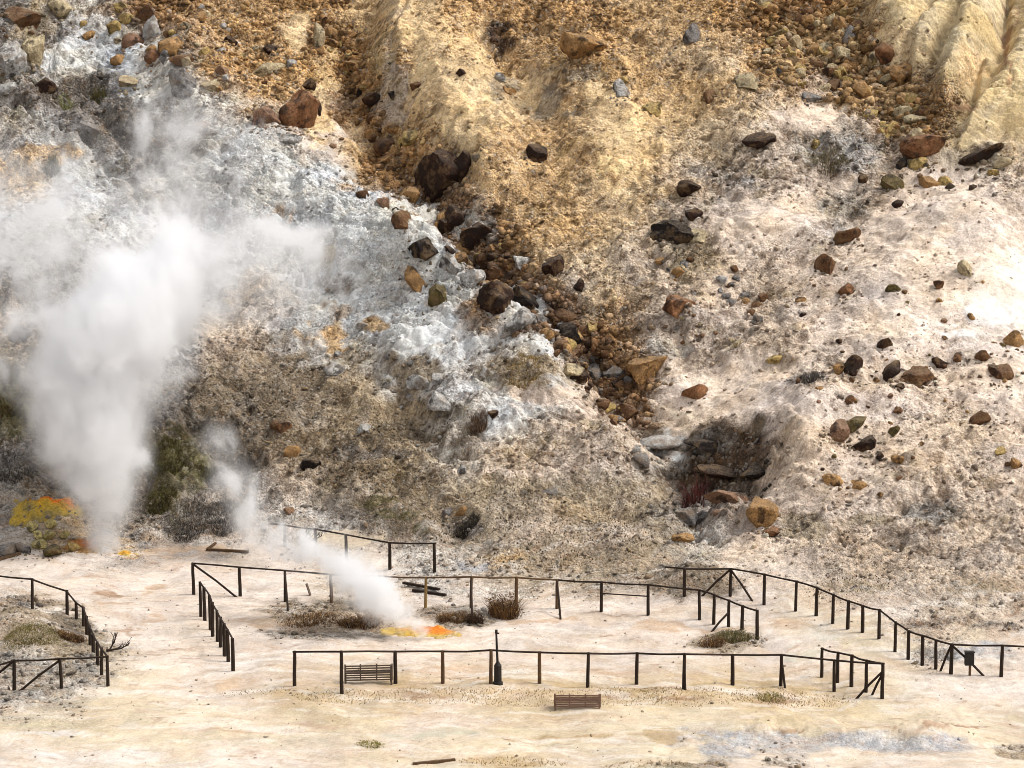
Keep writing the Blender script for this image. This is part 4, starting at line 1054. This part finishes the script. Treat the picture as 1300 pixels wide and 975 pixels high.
p = hit(632, 868); k = 1 / ppm(p)
o = empty('marker_pole', p, 'thin black pole with a thick sleeve at its foot by the front fence', 'pole')
MB().tube([(0, 0, .5), (-.03, 0, 1.2), (-.05, 0, 1.72)], [.045, .04, .035], 10).build('shaft', M_METAL, o)
MB().tube([(0, 0, -.1), (0, 0, .06), (0, 0, .07), (0, 0, .62), (0, 0, .72)], [.18, .17, .13, .125, .06], 14).build('sleeve', M_METAL, o)
MB().box((-.05, 0, 1.76), (.09, .09, .12)).box((.0, 0, 1.70), (.10, .04, .05)).build('head', M_METAL, o, .008)

p = hit(1230, 858)
o = empty('notice_box', p, 'small black box on a short stake by the right hand fence', 'box')
MB().box((0, 0, .58), (.30, .22, .44)).build('box_body', M_METAL, o, .012)
MB().box((0, 0, .815), (.33, .25, .03)).build('lid', M_METAL, o, .006)
MB().tube([(0.03, 0, -.2), (0.03, 0, .36)], .045, 8).build('stake', M_BROWN, o)

def plank(a, b, w, t, mat, label, name='plank', lift=.05):
    pa, pb = hit(*a), hit(*b); z = Vector((0, 0, lift))
    q = MB().bar(pa + z, pb + z, w, t).build(name, mat, None, .01, origin=(pa + pb) / 2)
    return tag(q, label, 'plank' if name == 'plank' else 'log')
plank((512, 745), (558, 753), .14, .09, M_POST, 'upper of two dark planks lying behind the small plume', lift=.14)
plank((524, 751), (566, 757), .14, .09, M_POST, 'lower of two dark planks lying behind the small plume')
plank((262, 699), (316, 702), .13, .09, M_BROWN, 'dark plank on the ground right of the large steam column')
plank((264, 699), (274, 692), .10, .07, M_BROWN, 'short stick leaning at the left end of the dark plank', lift=.08)
plank((-10, 714), (26, 704), .13, .09, M_BROWN, 'brown plank at the left edge below the sulphur mound')
plank((524, 971), (578, 966), .10, .08, M_BROWN, 'thin log lying on the floor at the bottom edge', 'fallen_log', .03)
pm = hit(393, 756)
q = MB().bar(pm + Vector((.05, 0, -.05)), pm + Vector((-.12, .05, .45)), .16, .03).build('board', M_BENCH, None, .004, origin=pm)
tag(q, 'small weathered board sticking up beside the brush heap', 'board')

# ------------------------------------------------------------------ brush and grass
def blades(n, cx, cy, rx, ry, hmin, hmax, wid, cols, spread, seed, centre=None, upz=None, sub=1):
    """thin bent blades or twigs; returns vertices, faces, colours"""
    r = np.random.default_rng(seed)
    a = r.uniform(0, 6.283, n); d = np.sqrt(r.random(n))
    x = cx + np.cos(a) * d * rx; y = cy + np.sin(a) * d * ry; z = height(x, y) - .03
    h = hmin + (hmax - hmin) * r.random(n) ** 1.4
    az = r.uniform(0, 6.283, n); ln = r.uniform(.1, 1, n) * spread
    if centre:
        az = np.where(r.random(n) < .75, a + r.normal(0, .5, n), az)
    dx, dy = np.cos(az) * ln * h, np.sin(az) * ln * h
    w = wid * r.uniform(.6, 1.4, n)
    ox, oy = -np.sin(az) * w, np.cos(az) * w * .4 + w * .2
    b = np.stack([x, y, z], -1); m = b + np.stack([dx * .4, dy * .4, h * .6], -1); t = b + np.stack([dx, dy, h], -1)
    o = np.stack([ox, oy, 0 * w], -1)
    v = np.stack([b - o, b + o, m + o * .8, m - o * .8, t], 1)
    i = (np.arange(n) * 5)[:, None]
    f = np.concatenate([i + [0, 1, 2], i + [0, 2, 3], i + [3, 2, 4]], 0)
    c = np.array([lin(q) * ALB for q in cols])[r.integers(0, len(cols), n)] * r.uniform(.6, 1.3, (n, 1))
    return v.reshape(-1, 3), f, np.repeat(c, 5, 0)

def join(parts):
    v, f, c = [], [], []; k = 0
    for a, b, d in parts:
        v.append(a); f.append(b + k); c.append(d); k += len(a)
    return np.concatenate(v), np.concatenate(f), np.concatenate(c)

def bush(name, px, py, w, h, cols, label, seed, n=900, twig=.012, leaf=True, group=None, cat='shrub'):
    """a low shrub: woody twigs branching from its stool and many leaf-sized faces"""
    r = np.random.default_rng(seed)
    p = hit(px, py + h * .35); k = 1 / ppm(p); W = w * k / 2; H = h * k
    D = W * (1.1 if h < 10 else .7)
    vs, fs, cs = blades(n, p.x, p.y, W * .8, D * .8, H * .15, H * .85, twig, cols, 1.1, seed, centre=True)
    parts = [(vs, fs, cs)]
    if leaf:
        m = int(n * 2.2)
        a = r.uniform(0, 6.283, m); e = r.random(m) ** .5; u = r.random(m)
        cl = fbm(np.cos(a) * 2 + seed, u * 3 + np.sin(a) * 2, seed, 3)
        rad = np.sqrt(np.clip(1 - (u * .95) ** 2, 0, 1)) * (.55 + .45 * e) * (1 + .35 * cl)
        x = p.x + np.cos(a) * rad * W; y = p.y + np.sin(a) * rad * D; z = height(x, y) + u * H * .8 * (1 + .35 * cl)
        c0 = np.stack([x, y, z], -1); s = r.uniform(.4, 1.2, (m, 1)) * max(.03, H * .05)
        d1 = r.normal(size=(m, 3)); d1 /= np.linalg.norm(d1, axis=1)[:, None]; d2 = r.normal(size=(m, 3)); d2 /= np.linalg.norm(d2, axis=1)[:, None]
        v = np.stack([c0 - d1 * s, c0 + d2 * s * .6, c0 + d1 * s], 1)
        c = np.array([lin(q) * ALB for q in cols])[r.integers(0, len(cols), m)] * r.uniform(.55, 1.35, (m, 1))
        parts.append((v.reshape(-1, 3), np.arange(m * 3).reshape(-1, 3), np.repeat(c, 3, 0)))
    v, f, c = join(parts)
    v = v - np.array(p)
    o = mesh_np(name, v, f, M_PLANT, np.clip(c * 1.3 + .008, .005, .5)); o.location = p
    return tag(o, label, cat, group)

BR = [(120, 88, 56), (92, 66, 44), (150, 116, 72), (70, 52, 38)]
OL = [(86, 82, 40), (60, 58, 30), (112, 104, 54), (80, 66, 42)]
GRY = [(96, 90, 84), (66, 60, 56), (120, 112, 104), (78, 70, 58)]
bush('dry_bush', 640, 772, 44, 32, BR, 'brown twiggy bush behind the top of the black pole', 1, 1100)
bush('dry_bush', 574, 783, 50, 10, BR, 'low brown bush right of the small steam plume', 2, 900)
bush('dry_bush', 603, 785, 26, 16, [(70, 52, 38), (96, 72, 48), (58, 46, 36)], 'small dark bush at the lower brown post', 3, 500)
bush('brush_heap', 395, 785, 80, 8, BR, 'left part of the dead brush on the hump left of the plume', 4, 1300, cat='brush')
bush('brush_heap', 455, 788, 66, 13, BR + [(60, 46, 36)], 'tallest dead brush heap, touching the small steam plume', 5, 1300, cat='brush')
bush('green_bush', 932, 808, 54, 10, [(120, 112, 72), (88, 90, 56), (150, 128, 84), (96, 84, 56)], 'olive bush under the short stepped end of the long fence', 6, 1000)
bush('dry_bush', 905, 815, 40, 12, BR, 'flat brown growth left of the olive bush', 7, 500)
bush('thorn_bush', 884, 622, 46, 46, [(84, 44, 40), (60, 34, 32), (110, 60, 50)], 'reddish leafless bush left of the dark hollow', 8, 200, .014, False)
bush('moss_bush', 214, 580, 50, 9, OL, 'upper dark olive bush right of the large steam column', 9, 2000)
bush('moss_bush', 206, 628, 46, 9, OL, 'lower dark olive bush right of the large steam column', 10, 2000)
bush('moss_bush', 263, 598, 26, 12, OL, 'small olive bush behind the second steam wisp', 11, 600)
bush('grey_bush', 240, 662, 70, 9, GRY, 'grey scrub left part at the slope foot by the large column', 12, 1500)
bush('grey_bush', 285, 655, 56, 9, GRY, 'grey scrub mound behind the second steam wisp', 13, 1500)
bush('moss_bush', 12, 515, 46, 10, OL + [(120, 90, 50)], 'dark mossy bush at the left edge above the sulphur mound', 14, 1500)
bush('grey_bush', 20, 595, 60, 9, GRY, 'dark grey scrub at the left edge above the sulphur mound', 15, 1200)
bush('dry_bush', 593, 668, 36, 14, [(56, 50, 44), (84, 74, 58), (40, 36, 34)], 'black low bush at the foot of the middle slope', 17, 600)
bush('dry_bush', 668, 470, 54, 8, [(150, 124, 76), (112, 96, 54), (170, 140, 90)], 'straw brown bush on the pale slope below the white ridge', 18, 1000)
bush('dry_bush', 608, 535, 26, 18, [(104, 84, 66), (76, 60, 50), (130, 106, 84)], 'dark spiky bush by the lone pebble on mid slope', 19, 500)
bush('dry_bush', 1055, 205, 60, 12, [(110, 100, 72), (90, 82, 62), (140, 124, 96)], 'grey olive bush under the pale shelf of the right slope', 24, 900)
bush('moss_bush', 126, 118, 24, 18, OL, 'small olive tuft on the dark upper left slope', 25, 300)
bush('moss_bush', 66, 210, 22, 20, OL, 'small green tuft on the yellow stained left rock', 26, 400)
bush('green_bush', 84, 129, 20, 9, [(150, 150, 96), (120, 124, 70)], 'pale green tuft under the left cliff', 27, 250)
bush('grass_tuft', 470, 944, 36, 5, [(136, 130, 62), (110, 110, 50), (160, 146, 84)], 'green grass tuft on the floor near the bottom edge', 28, 350, cat='grass')
bush('grass_tuft', 980, 885, 44, 6, [(136, 122, 62), (110, 104, 50), (160, 140, 80)], 'olive grass tuft on the bank by the front fence corner', 29, 500, cat='grass')
bush('green_bush', 40, 805, 86, 6, [(130, 118, 70), (104, 98, 56), (150, 132, 88)], 'olive growth covering the mound inside the left fence', 30, 2600, .01)
bush('dry_bush', 90, 808, 40, 10, BR, 'brown growth at the right of the mound inside the left fence', 31, 900)
bush('dry_bush', 1030, 478, 30, 14, GRY, 'grey leafless bush left of the dark pointed rock', 32, 450, .012, False)

def branch(px, py, label, seed):
    r = random.Random(seed); p = hit(px, py); m = MB()
    def grow(a, d, l, rad, k):
        b = a + d * l; mid = (a + b) / 2 + Vector((r.uniform(-.05, .05), r.uniform(-.05, .05), r.uniform(-.02, .04))) * l
        m.tube([a, mid, b], [rad, rad * .8, rad * .55], 5)
        if k:
            for _ in range(3):
                e = (d + Vector((r.uniform(-.8, .8), r.uniform(-.8, .8), r.uniform(-.2, .8)))).normalized()
                grow(a + d * l * r.uniform(.4, 1), e, l * r.uniform(.45, .75), rad * .55, k - 1)
    grow(p + Vector((-.3, 0, .06)), Vector((.95, .1, .12)).normalized(), .55, .05, 3)
    grow(p + Vector((-.2, 0, .06)), Vector((.3, .2, .6)).normalized(), .4, .035, 3)
    return tag(m.build('dead_branch', M_POST, None, origin=p), label, 'branch')
branch(146, 828, 'dead branching bough lying by the corner of the left fence', 4)
branch(392, 690, 'dark dead bough in front of the farthest fence', 7)

# short dry grass on the bank along the front fence, on the low scrubby slopes and at the bottom edge
def grass_field(name, label, n, zones, cols, hmin, hmax, wid, seed):
    parts = []
    tot = sum(z[2] * z[3] for z in zones)
    for i, (x, y, rx, ry) in enumerate(zones):
        p = hit(x, y); q0, q1 = hit(x, y + ry), hit(x, y - ry); k = 1 / ppm(p)
        parts.append(blades(max(10, int(n * rx * ry / tot)), p.x, (q0.y + q1.y) / 2, rx * k, max(.1, (q1.y - q0.y) / 2), hmin, hmax, wid, cols, .9, seed + i))
    v, f, c = join(parts)
    return tag(mesh_np(name, v, f, M_PLANT, np.clip(c, .01, .6)), label, 'grass', kind='stuff')
grass_field('dry_grass', 'short straw coloured grass on the bank along the front fence', 9000,
            [(430, 884, 60, 9), (540, 884, 70, 10), (650, 885, 70, 12), (790, 885, 70, 12), (880, 886, 70, 12), (980, 884, 50, 12), (1040, 890, 50, 8), (650, 968, 70, 6), (840, 972, 90, 6), (330, 880, 50, 4)],
            [(196, 166, 112), (170, 142, 88), (210, 184, 134), (150, 132, 78)], .03, .10, .012, 50)
grass_field('scrub_grass', 'thin brown scrub grass over the lower middle slope', 9000,
            [(380, 500, 80, 40), (450, 570, 80, 40), (530, 600, 80, 40), (620, 640, 80, 40), (720, 640, 90, 40), (700, 700, 110, 24), (800, 660, 60, 40), (520, 545, 60, 26), (880, 320, 50, 16), (1080, 745, 60, 12), (480, 640, 40, 12), (520, 662, 40, 12), (545, 680, 26, 8)],
            [(138, 120, 94), (112, 98, 76), (160, 142, 114), (88, 80, 62)], .03, .14, .02, 70)

# ------------------------------------------------------------------ steam
def steam(name, label, puffs, dens, nscale, seed, drift=(.5, 0, 1), bite=1.0, pad=1.0):
    """puffs: px, py, radius px, distance, weight.  One closed hull round the puffs holds the vapour."""
    P = []
    for (px, py, r, y, w) in puffs:
        c = hit_at(px, py, y); P.append((c, r / ppm(c), w))
    import bmesh
    # hull: the puffs fused into one closed skin
    bm = bmesh.new()
    for c, r, w in P:
        bmesh.ops.create_icosphere(bm, subdivisions=3, radius=r * pad, matrix=Matrix.Translation(c))
    me = bpy.data.meshes.new(name); bm.to_mesh(me); bm.free()
    o = bpy.data.objects.new(name, me); COL.objects.link(o)
    rm = o.modifiers.new('fuse', 'REMESH'); rm.mode = 'VOXEL'; rm.voxel_size = max(.15, min(r for c, r, w in P) * .28)
    m, nt, N, L = new_mat(name + '_vapour'); b = NB(nt)
    pos = b.n('ShaderNodeNewGeometry').outputs['Position']
    mp = b.n('ShaderNodeMapping', ins={'Vector': pos, 'Location': (seed * 3.7, seed * 1.3, 0), 'Rotation': (0, math.radians(drift[0]), 0), 'Scale': (1, .9, drift[2])}).outputs[0]
    n1 = b.n('ShaderNodeTexNoise', ins={'Vector': mp, 'Scale': nscale, 'Detail': 3., 'Roughness': .55, 'Distortion': 1.1}).outputs[0]
    n2 = b.n('ShaderNodeTexNoise', ins={'Vector': mp, 'Scale': nscale * 3.1, 'Detail': 5., 'Roughness': .6, 'Distortion': .6}).outputs[0]
    nz = b.math('ADD', b.math('MULTIPLY', n1, .62), b.math('MULTIPLY', n2, .38))
    tot = None
    for c, r, w in P:
        d = b.n('ShaderNodeVectorMath', operation='DISTANCE', ins={0: pos, 1: tuple(c)}).outputs['Value']
        g = b.rng(d, r, 0, 0, w, True, 'SMOOTHSTEP')
        tot = g if tot is None else b.math('ADD', tot, g)
    tot = b.math('MINIMUM', tot, 1.6)
    k = b.math('MULTIPLY', b.math('SUBTRACT', nz, .5), bite)
    core = b.rng(b.math('ADD', tot, b.math('MULTIPLY', k, 6.)), .60, 1.45, 0, 1, True, 'SMOOTHSTEP')
    veil = b.rng(b.math('ADD', tot, b.math('MULTIPLY', k, 3.)), .08, 1.1, 0, .20, True, 'SMOOTHSTEP')
    e = b.math('MULTIPLY', b.math('ADD', core, veil), b.math('MULTIPLY', b.math('MINIMUM', b.math('MULTIPLY', tot, 4.), 1.), dens))
    v = b.n('ShaderNodeVolumePrincipled', ins={'Color': (.93, .933, .94, 1), 'Density': e, 'Anisotropy': .2})
    L.new(v.outputs[0], b.n('ShaderNodeOutputMaterial').inputs['Volume'])
    me.materials.append(m)
    return tag(o, label, 'steam', kind='stuff')

steam('steam_column', 'large white steam column rising from the sulphur mound', [
    (134, 688, 48, 109.6, 1.4), (130, 640, 68, 109.6, 1.4), (128, 590, 96, 109.6, 1.3), (118, 530, 120, 110, 1.15), (135, 470, 140, 110.6, 1.1), (170, 410, 130, 111.6, 1.1), (30, 490, 80, 110.5, .5),
    (210, 360, 110, 113, .95), (235, 310, 130, 114.5, .55), (110, 320, 200, 115, .45), (315, 350, 150, 115, .42), (50, 430, 120, 112.5, .5), (20, 270, 170, 117, .45), (230, 200, 150, 119, .42), (370, 320, 120, 116, .32), (90, 500, 90, 111, .5),
    (70, 570, 80, 110, .45), (200, 150, 70, 122, .35)],
    1.45, .36, 1, (20, 0, .8), 1.0)
steam('steam_wisp', 'thin second steam wisp right of the large column', [
    (335, 700, 44, 107.5, .8), (318, 660, 52, 108.5, .9), (300, 610, 58, 109.3, .9), (272, 560, 50, 110, .8), (345, 725, 44, 105.5, .6)],
    2.4, .5, 2, (-20, 0, .8), .55)
steam('steam_plume', 'small white steam plume leaning left from the orange crust', [
    (534, 796, 22, 95.6, 1.3), (512, 784, 34, 95.7, 1.3), (484, 762, 46, 96.0, 1.3), (455, 738, 56, 96.4, 1.3), (425, 716, 52, 97.0, 1.), (385, 698, 52, 98.5, .75), (345, 685, 50, 100, .65)],
    3.2, .7, 3, (40, 0, .9), .9)

# ------------------------------------------------------------------ light, camera, render
el = math.radians(53)   # veiled sun, high on the right
sun = bpy.data.lights.new('sun', 'SUN'); sun.energy = 1.4; sun.angle = math.radians(14); sun.color = (1, .96, .90)
so = bpy.data.objects.new('sun', sun); COL.objects.link(so)
d = Vector((.60, -.02, .80)).normalized()
so.rotation_euler = d.to_track_quat('Z', 'Y').to_euler()
W = bpy.data.worlds.new('World'); SC.world = W; W.use_nodes = True
nt = W.node_tree; nt.nodes.clear(); b = NB(nt)
sky = b.n('ShaderNodeTexSky', sky_type='NISHITA'); sky.sun_disc = False; sky.sun_elevation = el; sky.sun_rotation = math.atan2(d.x, d.y)
sky.dust_density = 4.; sky.air_density = 1.2
hs = b.n('ShaderNodeHueSaturation', ins={'Saturation': .25, 'Color': sky.outputs[0]})
bg = b.n('ShaderNodeBackground', ins={'Color': hs.outputs[0], 'Strength': .118})
nt.links.new(bg.outputs[0], b.n('ShaderNodeOutputWorld').inputs[0])

cd = bpy.data.cameras.new('camera'); cam = bpy.data.objects.new('camera', cd); COL.objects.link(cam)
cam.location = (0, 0, CAM_H); cam.rotation_euler = (math.pi / 2 - TH, 0, 0)
cd.sensor_width = 36; cd.lens = 36 * F / 1300; cd.clip_start = 1; cd.clip_end = 2000
SC.camera = cam
SC.view_settings.view_transform = 'Standard'; SC.view_settings.look = 'None'; SC.view_settings.exposure = 0.87; SC.view_settings.gamma = 1
SC.cycles.max_bounces = 12; SC.cycles.diffuse_bounces = 3; SC.cycles.volume_bounces = 8
SC.cycles.volume_step_rate = 1.0; SC.cycles.volume_max_steps = 128
SC.cycles.filter_width = .9
SC.cycles.use_denoising = True
